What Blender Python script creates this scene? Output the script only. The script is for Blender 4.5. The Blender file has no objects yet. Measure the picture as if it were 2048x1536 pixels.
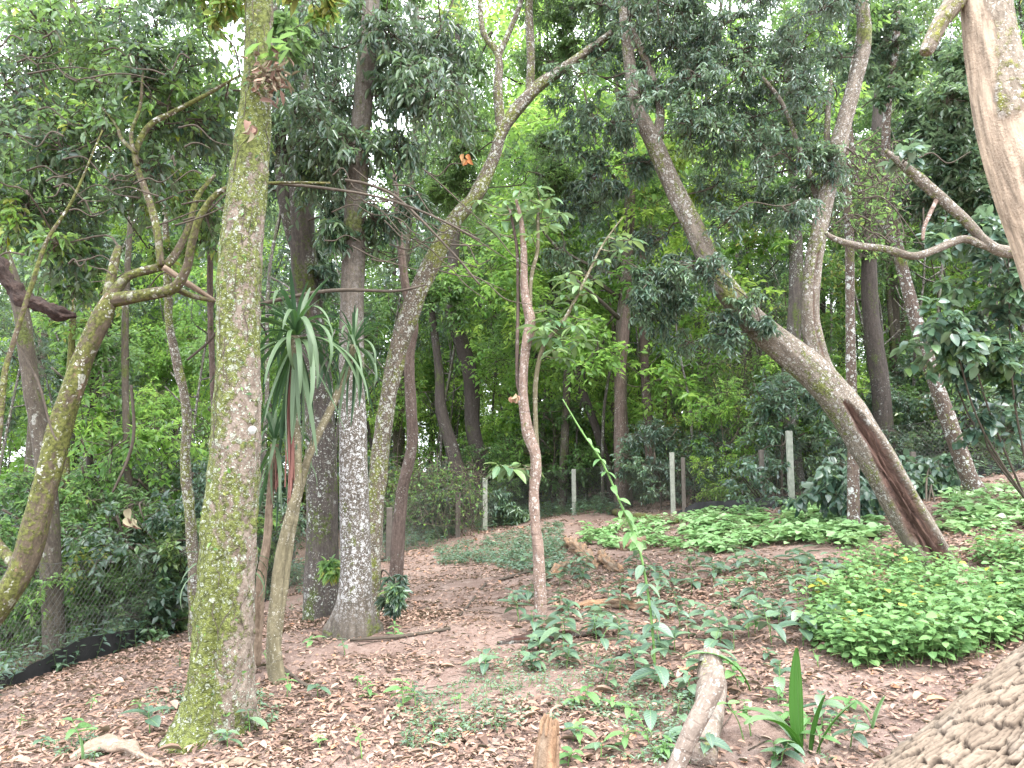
import bpy, math, random
import numpy as np
from mathutils import Vector
random.seed(11)
R = np.random.default_rng(11)
C = bpy.context.scene.collection
SC = bpy.context.scene

# ------------------------------------------------------------------ camera, sky, sun, exposure
F, HZ, CZ = 1500.0, 940.0, 1.6            # focal length and horizon in photo pixels, eye height
TH = math.atan((HZ - 768) / F)
cd = bpy.data.cameras.new('camera'); cam = bpy.data.objects.new('camera', cd); C.objects.link(cam)
cd.sensor_width = 36; cd.lens = F / 2048 * 36; cd.clip_start = 0.05; cd.clip_end = 2000
cam.location = (0, 0, CZ); cam.rotation_euler = (math.pi / 2 + TH, 0, 0)
SC.camera = cam

SUN_EL, SUN_AZ = 62, 150                   # degrees; azimuth measured clockwise from +Y
world = bpy.data.worlds.new('World'); SC.world = world; world.use_nodes = True
wn = world.node_tree.nodes; wl = world.node_tree.links
bg = wn['Background']; sky = wn.new('ShaderNodeTexSky'); sky.sky_type = 'NISHITA'; sky.sun_disc = False
sky.sun_elevation = math.radians(SUN_EL); sky.sun_rotation = math.radians(SUN_AZ)
sky.dust_density = 4; sky.air_density = 1.0; sky.ozone_density = 1.0
tc = wn.new('ShaderNodeTexCoord'); cn = wn.new('ShaderNodeTexNoise'); cn.inputs['Scale'].default_value = 3.0
cn.inputs['Detail'].default_value = 5
cr = wn.new('ShaderNodeMapRange'); cr.inputs[1].default_value = .25; cr.inputs[2].default_value = .5
cr.inputs[3].default_value = .55; cr.inputs[4].default_value = .97
wm = wn.new('ShaderNodeMix'); wm.data_type = 'RGBA'; wm.inputs[7].default_value = (9.5, 10, 10.8, 1)
wl.new(tc.outputs['Generated'], cn.inputs['Vector']); wl.new(cn.outputs['Fac'], cr.inputs[0])
wl.new(cr.outputs[0], wm.inputs[0]); wl.new(sky.outputs[0], wm.inputs[6]); wl.new(wm.outputs[2], bg.inputs[0])
bg.inputs[1].default_value = 0.15
sd = bpy.data.lights.new('sun', 'SUN'); sd.energy = 1.5; sd.angle = math.radians(25); sd.color = (1, .96, .9)
sun = bpy.data.objects.new('sun', sd); C.objects.link(sun)
a, e = math.radians(SUN_AZ), math.radians(SUN_EL)
sun.rotation_euler = Vector((math.sin(a) * math.cos(e), math.cos(a) * math.cos(e), math.sin(e))).to_track_quat('Z', 'Y').to_euler()
vs = SC.view_settings; vs.view_transform = 'Standard'; vs.look = 'None'; vs.gamma = 1; vs.use_curve_mapping = False
vs.exposure = 2.3
SC.render.engine = 'CYCLES'
cy = SC.cycles
cy.max_bounces = 7; cy.diffuse_bounces = 4; cy.glossy_bounces = 2; cy.transmission_bounces = 5; cy.transparent_max_bounces = 6
cy.sample_clamp_indirect = 6; cy.use_denoising = True; cy.caustics_reflective = False; cy.caustics_refractive = False

# ------------------------------------------------------------------ helpers
def P(u, v, Y):
    """point seen at photo pixel (u, v) at distance Y in front of the camera"""
    a = (u - 1024) / F; b = -(v - 768) / F
    dy = math.cos(TH) - b * math.sin(TH); dz = math.sin(TH) + b * math.cos(TH)
    k = Y / dy
    return np.array([a * k, Y, CZ + dz * k])
def M(px, Y): return px / F * Y
def nrm(v): return v / np.maximum(np.linalg.norm(v, axis=-1, keepdims=True), 1e-9)

def _h(ix, iy, iz, s=0):
    n = (ix * 374761393 + iy * 668265263 + iz * 2147483647 % 1000003 * 69069 + s * 974711) & 0x7fffffff
    n = ((n ^ (n >> 13)) * 1274126177) & 0x7fffffff
    n = ((n ^ (n >> 15)) * 1911520717) & 0x7fffffff
    return ((n ^ (n >> 13)) & 0xffff) / 65535.0
def vnoise(p, s=0):
    p = np.asarray(p, float); i = np.floor(p).astype(np.int64); f = p - i; f = f * f * (3 - 2 * f)
    o = 0
    for dx in (0, 1):
        for dy in (0, 1):
            for dz in (0, 1):
                w = (f[..., 0] if dx else 1 - f[..., 0]) * (f[..., 1] if dy else 1 - f[..., 1]) * (f[..., 2] if dz else 1 - f[..., 2])
                o = o + w * _h(i[..., 0] + dx, i[..., 1] + dy, i[..., 2] + dz, s)
    return o - .5
def fbm(p, s=0, o=3):
    p = np.asarray(p, float); return sum(vnoise(p * 2 ** k, s + k) / 1.8 ** k for k in range(o))

GC = np.array([(-1.85, 4.8, -.03), (-1.57, 7.5, .10), (.3, 7.5, .12), (4.46, 8, .64), (7.9, 13, 1.25), (3.6, 17, .58),
               (1.65, 20, .42), (-.68, 19, .14), (-4.87, 11, -.75), (-5.5, 8, -.72), (0, 0, 0), (0, 4, 0), (-4, 4, -.3), (3.2, 3.6, .18),
               (2.2, 10, .3), (-3.2, 14, -.45), (-12, 15, -1.9), (-20, 30, -2.6), (-4, 30, -.4), (6, 30, 1.2), (20, 30, 3.2), (14, 14, 2.3),
               (-40, 60, -2), (0, 60, 1), (40, 60, 4), (0, -10, -.3), (-15, -5, -1), (15, -5, 1), (9, 5, 1.0), (-10, 5, -1.3)], float)
def _phi(r): return r
_d = np.linalg.norm(GC[:, None, :2] - GC[None, :, :2], axis=2)
_A = np.zeros((len(GC) + 3,) * 2); n_ = len(GC)
_A[:n_, :n_] = _phi(_d); _A[:n_, n_] = 1; _A[:n_, n_ + 1:] = GC[:, :2]; _A[n_, :n_] = 1; _A[n_ + 1:, :n_] = GC[:, :2].T
_W = np.linalg.solve(_A, np.r_[GC[:, 2], 0, 0, 0])
def G(x, y):
    x = np.asarray(x, float); y = np.asarray(y, float)
    k = np.minimum(1, 75 / np.maximum(np.hypot(x, y), 1e-6)); xc, yc = x * k, y * k
    s = 0
    for i in range(n_): s = s + _W[i] * np.sqrt((xc - GC[i, 0]) ** 2 + (yc - GC[i, 1]) ** 2 + .5)
    z = s + _W[n_] + _W[n_ + 1] * xc + _W[n_ + 2] * yc
    p = np.stack([x, y, 0 * x], -1)
    return z + .09 * fbm(p * .9, 3, 2) + .035 * fbm(p * 3.1, 5, 2)
def GP(u, v, y0=2.0, y1=40.0):
    """the ground point seen at photo pixel (u, v)"""
    ys = np.linspace(y0, y1, 800); d = P(u, v, 1.0); d = d - np.array([0, 0, CZ])
    z = CZ + d[2] * ys - G(d[0] * ys, ys); k = np.where(z <= 0)[0]
    y = ys[k[0]] if len(k) else y1
    return np.array([d[0] * y, y, float(G(d[0] * y, y))])

class MB:
    """collects verts, faces, and the attributes var (0..1 per piece), mask and bark (straightened trunk coordinates)"""
    def __init__(s): s.v = []; s.f = {}; s.n = 0; s.var = []; s.mask = []; s.bk = []; s.uv = []
    def add(s, v, f, var=0.5, mask=0., bk=None, uv=None):
        v = np.asarray(v, float).reshape(-1, 3); f = np.asarray(f, np.int64)
        k = f.shape[1]; s.f.setdefault(k, []).append(f + s.n); s.v.append(v)
        s.var.append(np.broadcast_to(var, (len(v),)).astype(float)); s.mask.append(np.broadcast_to(mask, (len(v),)).astype(float))
        s.bk.append(v if bk is None else np.asarray(bk, float).reshape(-1, 3)); s.n += len(v)
        s.uv.append(np.zeros((len(v), 2)) if uv is None else uv)
    def faces(s, f): s.f.setdefault(len(f[0]), []).append(np.asarray(f, np.int64))
    def mesh(s, name, mats, smooth=True):
        me = bpy.data.meshes.new(name)
        if not s.v: return me
        V = np.concatenate(s.v); me.vertices.add(len(V)); me.vertices.foreach_set('co', V.ravel())
        L = []; S = []; T = []; st = 0
        for k, fl in s.f.items():
            f = np.concatenate(fl); L.append(f.ravel()); S.append(st + np.arange(len(f)) * k); st += len(f) * k
        L = np.concatenate(L); S = np.concatenate(S)
        me.loops.add(len(L)); me.loops.foreach_set('vertex_index', L.astype(np.int32))
        me.polygons.add(len(S)); me.polygons.foreach_set('loop_start', S.astype(np.int32))
        me.polygons.foreach_set('use_smooth', np.full(len(S), smooth))
        for nm, dt, arr in (('var', 'FLOAT', s.var), ('mask', 'FLOAT', s.mask)):
            at = me.attributes.new(nm, dt, 'POINT'); at.data.foreach_set('value', np.concatenate(arr))
        at = me.attributes.new('bark', 'FLOAT_VECTOR', 'POINT'); at.data.foreach_set('vector', np.concatenate(s.bk).ravel())
        at = me.attributes.new('blade', 'FLOAT2', 'POINT'); at.data.foreach_set('vector', np.concatenate(s.uv).ravel())
        for m in (mats if isinstance(mats, (list, tuple)) else [mats]): me.materials.append(m)
        me.update(calc_edges=True); me.validate()
        return me

def tag(o, label=None, cat=None, group=None, kind=None):
    if label: o['label'] = label
    if cat: o['category'] = cat
    if group: o['group'] = group
    if kind: o['kind'] = kind
    return o
def link(name, me, parent=None, loc=None, **kw):
    o = bpy.data.objects.new(name, me); C.objects.link(o)
    if parent is not None: o.parent = parent
    if loc is not None: o.location = [float(q) for q in loc]
    return tag(o, **kw)
def put(name, mb, mat, parent=None, smooth=True, **kw):
    """the mesh is in world coordinates; move it to its parent's frame"""
    if parent is not None and mb.v:
        off = np.array(parent.location); mb.v = [v - off for v in mb.v]
    return link(name, mb.mesh(name, mat, smooth), parent, **kw)
def root(name, loc, label, cat, group=None):
    o = bpy.data.objects.new(name, None); C.objects.link(o); o.location = [float(q) for q in loc]; o.empty_display_size = .2
    return tag(o, label, cat, group)
def copy_tree(o, parent=None):
    c = o.copy(); C.objects.link(c); c.parent = parent
    for ch in list(o.children): copy_tree(ch, c)
    return c

def cat(pts, n):
    """Catmull-Rom resampling of rows (any number of columns) to n rows"""
    p = np.asarray(pts, float)
    if len(p) == 2: t = np.linspace(0, 1, n)[:, None]; return p[0] * (1 - t) + p[1] * t
    q = np.vstack([2 * p[0] - p[1], p, 2 * p[-1] - p[-2]]); t = np.linspace(0, len(p) - 1 - 1e-6, n)
    i = t.astype(int); f = (t - i)[:, None]
    a, b, c, d = q[i], q[i + 1], q[i + 2], q[i + 3]
    return .5 * (2 * b + (c - a) * f + (2 * a - 5 * b + 4 * c - d) * f ** 2 + (3 * b - a - 3 * c + d) * f ** 3)

def frames(p):
    t = nrm(np.gradient(p, axis=0)); N = np.zeros_like(p)
    r = np.array([0, -1., 0]) if abs(t[0][1]) < .9 else np.array([1., 0, 0])
    for i in range(len(p)):
        r = r - t[i] * (r @ t[i]); r /= np.linalg.norm(r) + 1e-9; N[i] = r
    return t, N, np.cross(t, N)
def tube(mb, p, rad, seg=10, disp=None, mask=None, cap=True, rough=.06, s0=0, th=None):
    """p (n,3), rad (n,). angle 0 faces the camera (-Y). disp(theta, s, p) -> relative radius change"""
    n = len(p); t, N, B = frames(p); th = np.linspace(0, 2 * math.pi, seg, endpoint=False) if th is None else th
    s = np.r_[0, np.cumsum(np.linalg.norm(np.diff(p, axis=0), axis=1))] + s0
    TT, SS = np.meshgrid(th, s); rr = np.broadcast_to(np.asarray(rad)[:, None], TT.shape).copy()
    q = np.stack([np.cos(TT) * rr, np.sin(TT) * rr, SS], -1)
    rm = float(np.mean(rad)) + 1e-6
    if rough: rr = rr * (1 + rough * 2 * fbm(np.stack([np.cos(TT) * 1.2 , np.sin(TT) * 1.2, SS / rm / 3.5], -1) + s0 * 7.1, 9, 2))
    if disp is not None: rr = rr * (1 + disp(TT, SS, q))
    v = p[:, None] + N[:, None] * (np.cos(TT) * rr)[..., None] + B[:, None] * (np.sin(TT) * rr)[..., None]
    idx = np.arange(n * seg).reshape(n, seg); a = idx[:-1]; b = idx[1:]
    f = np.stack([a, np.roll(a, -1, 1), np.roll(b, -1, 1), b], -1).reshape(-1, 4)
    m = 0. if mask is None else mask(TT, SS, q).ravel()
    base = mb.n
    mb.add(v.reshape(-1, 3), f, 0.5, m, q.reshape(-1, 3))
    if cap:
        for e, c0 in ((n - 1, p[-1]), (0, p[0])):
            mm = 0. if mask is None else float(np.mean(mask(TT, SS, q)[e]))
            k = mb.n; mb.add([c0], np.zeros((0, 3), int), .5, mm, [[0, 0, s[e]]])
            r = base + e * seg + np.arange(seg); r2 = np.roll(r, -1)
            mb.faces(np.stack([r, r2, np.full(seg, k)] if e else [r2, r, np.full(seg, k)], -1))
def batch_tubes(mb, p, rad, seg=4):
    """p (N,K,3), rad (N,K): many thin twigs at once"""
    N_, K, _ = p.shape; t = nrm(np.gradient(p, axis=1)); u = np.where(np.abs(t[..., 2:3]) < .8, [[[0, 0, 1.]]], [[[1., 0, 0]]])
    A = nrm(np.cross(t, u)); B = np.cross(t, A); th = np.arange(seg) / seg * 2 * math.pi
    v = p[:, :, None] + A[:, :, None] * (np.cos(th) * rad[..., None])[..., None] + B[:, :, None] * (np.sin(th) * rad[..., None])[..., None]
    idx = np.arange(N_ * K * seg).reshape(N_, K, seg); a = idx[:, :-1]; b = idx[:, 1:]
    f = np.stack([a, np.roll(a, -1, 2), np.roll(b, -1, 2), b], -1).reshape(-1, 4)
    mb.add(v.reshape(-1, 3), f)

# ---- leaf templates: length along +X, width along Y, face up +Z, unit length
def leaf_t(w=.4, fold=.12, curl=.15, peak=.42, detail=2):
    if detail == 0:
        v = [(0, 0, 0), (peak, w / 2, fold * .6), (1, 0, -curl), (peak, -w / 2, fold * .6)]
        f = [(0, 3, 2), (0, 2, 1)]
        uv = [(0, .5), (peak, 1), (1, .5), (peak, 0)]
    elif detail == 1:
        a, b = peak * .62, peak * 1.5; z = lambda x: curl * (.4 * x - x * x)
        v = [(0, 0, 0), (a, w * .46, z(a) + fold), (b, w * .42, z(b) + fold), (1, 0, z(1)), (b, -w * .42, z(b) + fold), (a, -w * .46, z(a) + fold)]
        f = [(0, 3, 2), (0, 2, 1), (0, 5, 4), (0, 4, 3)]; uv = [(0, .5), (a, 1), (b, .9), (1, .5), (b, .1), (a, 0)]
    else:
        xs = np.linspace(0, 1, detail + 2)[1:-1]; v = [(0, 0, 0)]; uv = [(0, .5)]
        for x in xs:
            ww = w / 2 * min(1, (math.sin(math.pi * x ** (math.log(.5) / math.log(peak)))) ** .75 * 1.02)
            z = -curl * x * x + curl * .35 * x; v += [(x, ww, z + fold * ww / w * 2), (x, 0, z), (x, -ww, z + fold * ww / w * 2)]; uv += [(x, 1), (x, .5), (x, 0)]
        v.append((1, 0, -curl * .65)); uv.append((1, .5)); k = len(v) - 1; f = [(0, 2, 1), (0, 3, 2)]
        for i in range(detail - 1):
            a = 1 + 3 * i; b = a + 3
            f += [(a, a + 1, b + 1), (a, b + 1, b), (a + 1, a + 2, b + 2), (a + 1, b + 2, b + 1)]
        a = 1 + 3 * (detail - 1); f += [(a, a + 1, k), (a + 1, a + 2, k)]
    return np.array(v, float), np.array(f, int), np.array(uv, float)
def place(mb, T, O, D, Z, S, var=None, mask=0.):
    V, Fc, UV = T; n = len(O); D = nrm(D); Yv = nrm(np.cross(Z, D)); Zv = np.cross(D, Yv); S = np.broadcast_to(S, (n,))
    v = O[:, None] + S[:, None, None] * (V[None, :, 0:1] * D[:, None] + V[None, :, 1:2] * Yv[:, None] + V[None, :, 2:3] * Zv[:, None])
    f = Fc[None] + (np.arange(n) * len(V))[:, None, None]
    if var is None: var = R.random(n)
    mb.add(v.reshape(-1, 3), f.reshape(-1, 3), np.repeat(var, len(V)), np.repeat(np.broadcast_to(mask, (n,)), len(V)), uv=np.tile(UV, (n, 1)))

def rdir(n): return nrm(R.normal(size=(n, 3)))
def leafage(lv, tw, c, r, start, nt=12, ns=4, nl=8, L=.09, T=None, droop=.25, tr=.006, flat=.75, subtw=True, side=1.0, sub=.45, upz=.9):
    """one clump: twigs from the branch end `start` to points in a ball at c, side twigs, leaves along those"""
    T = T or LT2
    ends = c + rdir(nt) * (R.random((nt, 1)) ** .4) * np.array([1, 1, flat]) * r
    a = start + (ends - start) * (R.random((nt, 1)) * .25)
    mid = (a + ends) / 2 + R.normal(size=(nt, 3)) * r * .12 + [0, 0, r * .08]
    t = np.linspace(0, 1, 5)[None, :, None]
    tp = (1 - t) ** 2 * a[:, None] + 2 * t * (1 - t) * mid[:, None] + t * t * ends[:, None]
    if tw is not None: batch_tubes(tw, tp, np.linspace(1, .35, 5)[None] * np.full((nt, 1), tr), 4)
    # side twigs
    i = np.repeat(np.arange(nt), ns); tt = .35 + .65 * R.random(nt * ns)
    j = np.minimum((tt * 4).astype(int), 3); fr = (tt * 4 - j)[:, None]
    o = tp[i, j] * (1 - fr) + tp[i, j + 1] * fr; dd = nrm(tp[i, j + 1] - tp[i, j])
    sdv = nrm(dd * .7 + nrm(np.cross(dd, rdir(len(i)))) * .9); ln = r * sub * (.5 + R.random((len(i), 1)) * .7)
    e1 = o + sdv * ln * .5; e2 = o + sdv * ln + np.array([0, 0, -1]) * ln * droop
    sp = np.stack([o, e1, e2], 1)
    if tw is not None and subtw: batch_tubes(tw, sp, np.array([[.6, .45, .25]]) * np.full((len(i), 1), tr), 3)
    k = np.repeat(np.arange(len(i)), nl); m = np.tile((np.arange(nl) + .6) / nl, len(i)) + R.normal(size=len(k)) * .02
    m = np.clip(m, .05, 1); t2 = m[:, None]
    q = (1 - t2) ** 2 * sp[k, 0] + 2 * t2 * (1 - t2) * sp[k, 1] + t2 * t2 * sp[k, 2]
    ax = nrm(sp[k, 2] * t2 + sp[k, 1] * (1 - t2) - sp[k, 0] * (1 - t2) - sp[k, 1] * t2 + 1e-6)
    up = np.array([0, 0, 1.]) * upz + R.normal(size=(len(k), 3)) * .35
    sid = nrm(np.cross(ax, up)) * np.tile(np.where(np.arange(nl) % 2, 1, -1), len(i))[:, None]
    D = ax * .55 + sid * side + np.array([0, 0, -1]) * droop * 1.2 + R.normal(size=(len(k), 3)) * .22
    Z = up + sid * R.normal(size=(len(k), 1)) * .3
    cv = np.clip(R.beta(1.6, 2.0) + R.normal(size=len(k)) * .16, 0, 1)
    place(lv, T, q, D, Z, L * (.7 + .6 * R.random(len(k))), cv)
LT0 = leaf_t(.5, .12, .12, .42, 0); LT2 = leaf_t(.44, .12, .2, .42, 1); LTN = leaf_t(.30, .1, .26, .45, 1); LTB = leaf_t(.55, .1, .2, .4, 3)
LT0N = leaf_t(.34, .1, .15, .42, 0)

# ------------------------------------------------------------------ materials
class NT:
    def __init__(s, name):
        s.m = bpy.data.materials.new(name); s.m.use_nodes = True; s.t = s.m.node_tree; s.n = s.t.nodes; s.l = s.t.links
        s.b = s.n['Principled BSDF']; s.out = s.n['Material Output']
    def new(s, ty, **kw):
        n = s.n.new(ty)
        for k, v in kw.items(): setattr(n, k, v)
        return n
    def attr(s, nm, o='Fac'): n = s.new('ShaderNodeAttribute', attribute_name=nm); return n.outputs[o]
    def noise(s, vec, sc, det=4, rough=.55, scale3=None):
        if scale3:
            mp = s.new('ShaderNodeMapping'); mp.inputs['Scale'].default_value = scale3; s.l.new(vec, mp.inputs[0]); vec = mp.outputs[0]
        n = s.new('ShaderNodeTexNoise'); n.inputs['Scale'].default_value = sc; n.inputs['Detail'].default_value = det; n.inputs['Roughness'].default_value = rough
        s.l.new(vec, n.inputs['Vector']); return n.outputs['Fac']
    def ramp(s, fac, stops):
        n = s.new('ShaderNodeValToRGB'); e = n.color_ramp.elements
        while len(e) < len(stops): e.new(.5)
        for el, (p, c) in zip(e, stops): el.position = p; el.color = tuple(c) + (1,) if len(c) == 3 else c
        s.l.new(fac, n.inputs[0]); return n.outputs[0]
    def rng(s, v, a, b, c=0, d=1):
        n = s.new('ShaderNodeMapRange'); s.l.new(v, n.inputs[0])
        for i, x in enumerate((a, b, c, d)): n.inputs[i + 1].default_value = x
        return n.outputs[0]
    def mix(s, fac, a, b, mode='MIX'):
        n = s.new('ShaderNodeMix', data_type='RGBA', blend_type=mode)
        for i, x in ((0, fac), (6, a), (7, b)):
            if hasattr(x, 'is_linked'): s.l.new(x, n.inputs[i])
            elif i == 0: n.inputs[0].default_value = x
            else: n.inputs[i].default_value = tuple(x) + (1,)
        return n.outputs[2]
    def math(s, op, a, b=0.5, c=0.5):
        n = s.new('ShaderNodeMath', operation=op)
        for i, x in enumerate((a, b, c)):
            if hasattr(x, 'is_linked'): s.l.new(x, n.inputs[i])
            else: n.inputs[i].default_value = x
        return n.outputs[0]
    def bump(s, h, st, dist=.01):
        n = s.new('ShaderNodeBump'); n.inputs['Strength'].default_value = st; n.inputs['Distance'].default_value = dist
        s.l.new(h, n.inputs['Height']); s.l.new(n.outputs[0], s.b.inputs['Normal'])
    def col(s, c):
        if hasattr(c, 'is_linked'): s.l.new(c, s.b.inputs['Base Color'])
        else: s.b.inputs['Base Color'].default_value = tuple(c) + (1,)

def leaf_mat(name, stops, rough=.45, trans=.4, tcol=1.25, spec=.5, veins=False, objvar=.25):
    k = NT(name); v = k.attr('var')
    oi = k.new('ShaderNodeObjectInfo').outputs['Random']
    vv = k.math('ADD', v, k.math('MULTIPLY', k.math('SUBTRACT', oi, .5), objvar))
    c = k.ramp(vv, stops)
    g = k.new('ShaderNodeNewGeometry')
    c = k.mix(k.math('MULTIPLY', g.outputs['Backfacing'], .35), c, (.17, .22, .12))
    if veins:
        sx = k.new('ShaderNodeSeparateXYZ'); k.l.new(k.attr('blade', 'Vector'), sx.inputs[0])
        d = k.math('ABSOLUTE', k.math('SUBTRACT', sx.outputs[1], .5))
        w = k.new('ShaderNodeMath', operation='SINE'); k.l.new(k.math('MULTIPLY', k.math('SUBTRACT', sx.outputs[0], k.math('MULTIPLY', d, .5)), 55.0), w.inputs[0])
        mid = k.rng(d, .0, .05, 1, 0); c = k.mix(k.math('MULTIPLY', mid, .5), c, (.22, .32, .12)); k.bump(w.outputs[0], .25, .004)
    k.col(c); k.b.inputs['Roughness'].default_value = rough; k.b.inputs['Specular IOR Level'].default_value = spec
    tr = k.new('ShaderNodeBsdfTranslucent'); mx = k.new('ShaderNodeMixShader'); mx.inputs[0].default_value = trans
    hs = k.new('ShaderNodeHueSaturation'); hs.inputs['Value'].default_value = tcol; hs.inputs['Hue'].default_value = .485; hs.inputs['Saturation'].default_value = 1.1
    k.l.new(c, hs.inputs['Color']); k.l.new(hs.outputs[0], tr.inputs[0])
    k.l.new(k.b.outputs[0], mx.inputs[1]); k.l.new(tr.outputs[0], mx.inputs[2]); k.l.new(mx.outputs[0], k.out.inputs[0])
    return k.m
LM = {
 'canopy': leaf_mat('canopy_leaf', [(0, (.03, .06, .04)), (.35, (.05, .10, .05)), (.6, (.085, .18, .04)), (.93, (.15, .28, .045)), (1, (.24, .28, .045))], .34, .42, 1.7, .8),
 'dark': leaf_mat('dark_leaf', [(0, (.03, .062, .038)), (.5, (.052, .10, .055)), (.85, (.085, .165, .06)), (1, (.15, .22, .06))], .35, .38, 1.6, .9),
 'blue': leaf_mat('blue_green_leaf', [(0, (.035, .07, .05)), (.45, (.06, .115, .075)), (.85, (.10, .18, .09)), (1, (.16, .25, .08))], .36, .36, 1.5, .9),
 'mid': leaf_mat('green_leaf', [(0, (.04, .095, .028)), (.5, (.075, .165, .038)), (.9, (.13, .25, .05)), (1, (.24, .24, .05))], .42, .5, 1.7, .6),
 'bright': leaf_mat('bright_leaf', [(0, (.06, .15, .028)), (.5, (.14, .28, .045)), (1, (.28, .40, .08))], .42, .6, 1.6, .6),
 'lime': leaf_mat('lime_leaf', [(0, (.07, .16, .05)), (.5, (.15, .29, .10)), (1, (.30, .43, .22))], .42, .3, 1.3, .5, True),
 'nettle': leaf_mat('fresh_leaf', [(0, (.05, .13, .045)), (.5, (.12, .235, .08)), (.985, (.19, .34, .12)), (1, (.33, .31, .05))], .45, .35, 1.3, .4, True, .5),
 'herb': leaf_mat('herb_leaf', [(0, (.05, .095, .06)), (.5, (.075, .135, .085)), (1, (.13, .21, .11))], .38, .25, 1.3, .8, True, .9),
 'blade': leaf_mat('blade_leaf', [(0, (.02, .05, .026)), (.5, (.034, .08, .032)), (1, (.09, .2, .04))], .52, .25, 1.5, .4, False, .4),
 'palm': leaf_mat('palm_leaf', [(0, (.03, .10, .015)), (1, (.06, .16, .03))], .42, .25, 1.4, .5),
 'dead': leaf_mat('dead_leaf', [(0, (.085, .055, .043)), (.35, (.21, .135, .102)), (.7, (.31, .21, .16)), (.92, (.37, .275, .22)), (1, (.38, .16, .065))], .85, .1, 1.1, .12),
 'whorl': leaf_mat('pale_compound_leaf', [(0, (.07, .14, .07)), (.5, (.11, .20, .09)), (1, (.17, .26, .09))], .4, .35, 1.4, .5, True),
}

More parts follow.
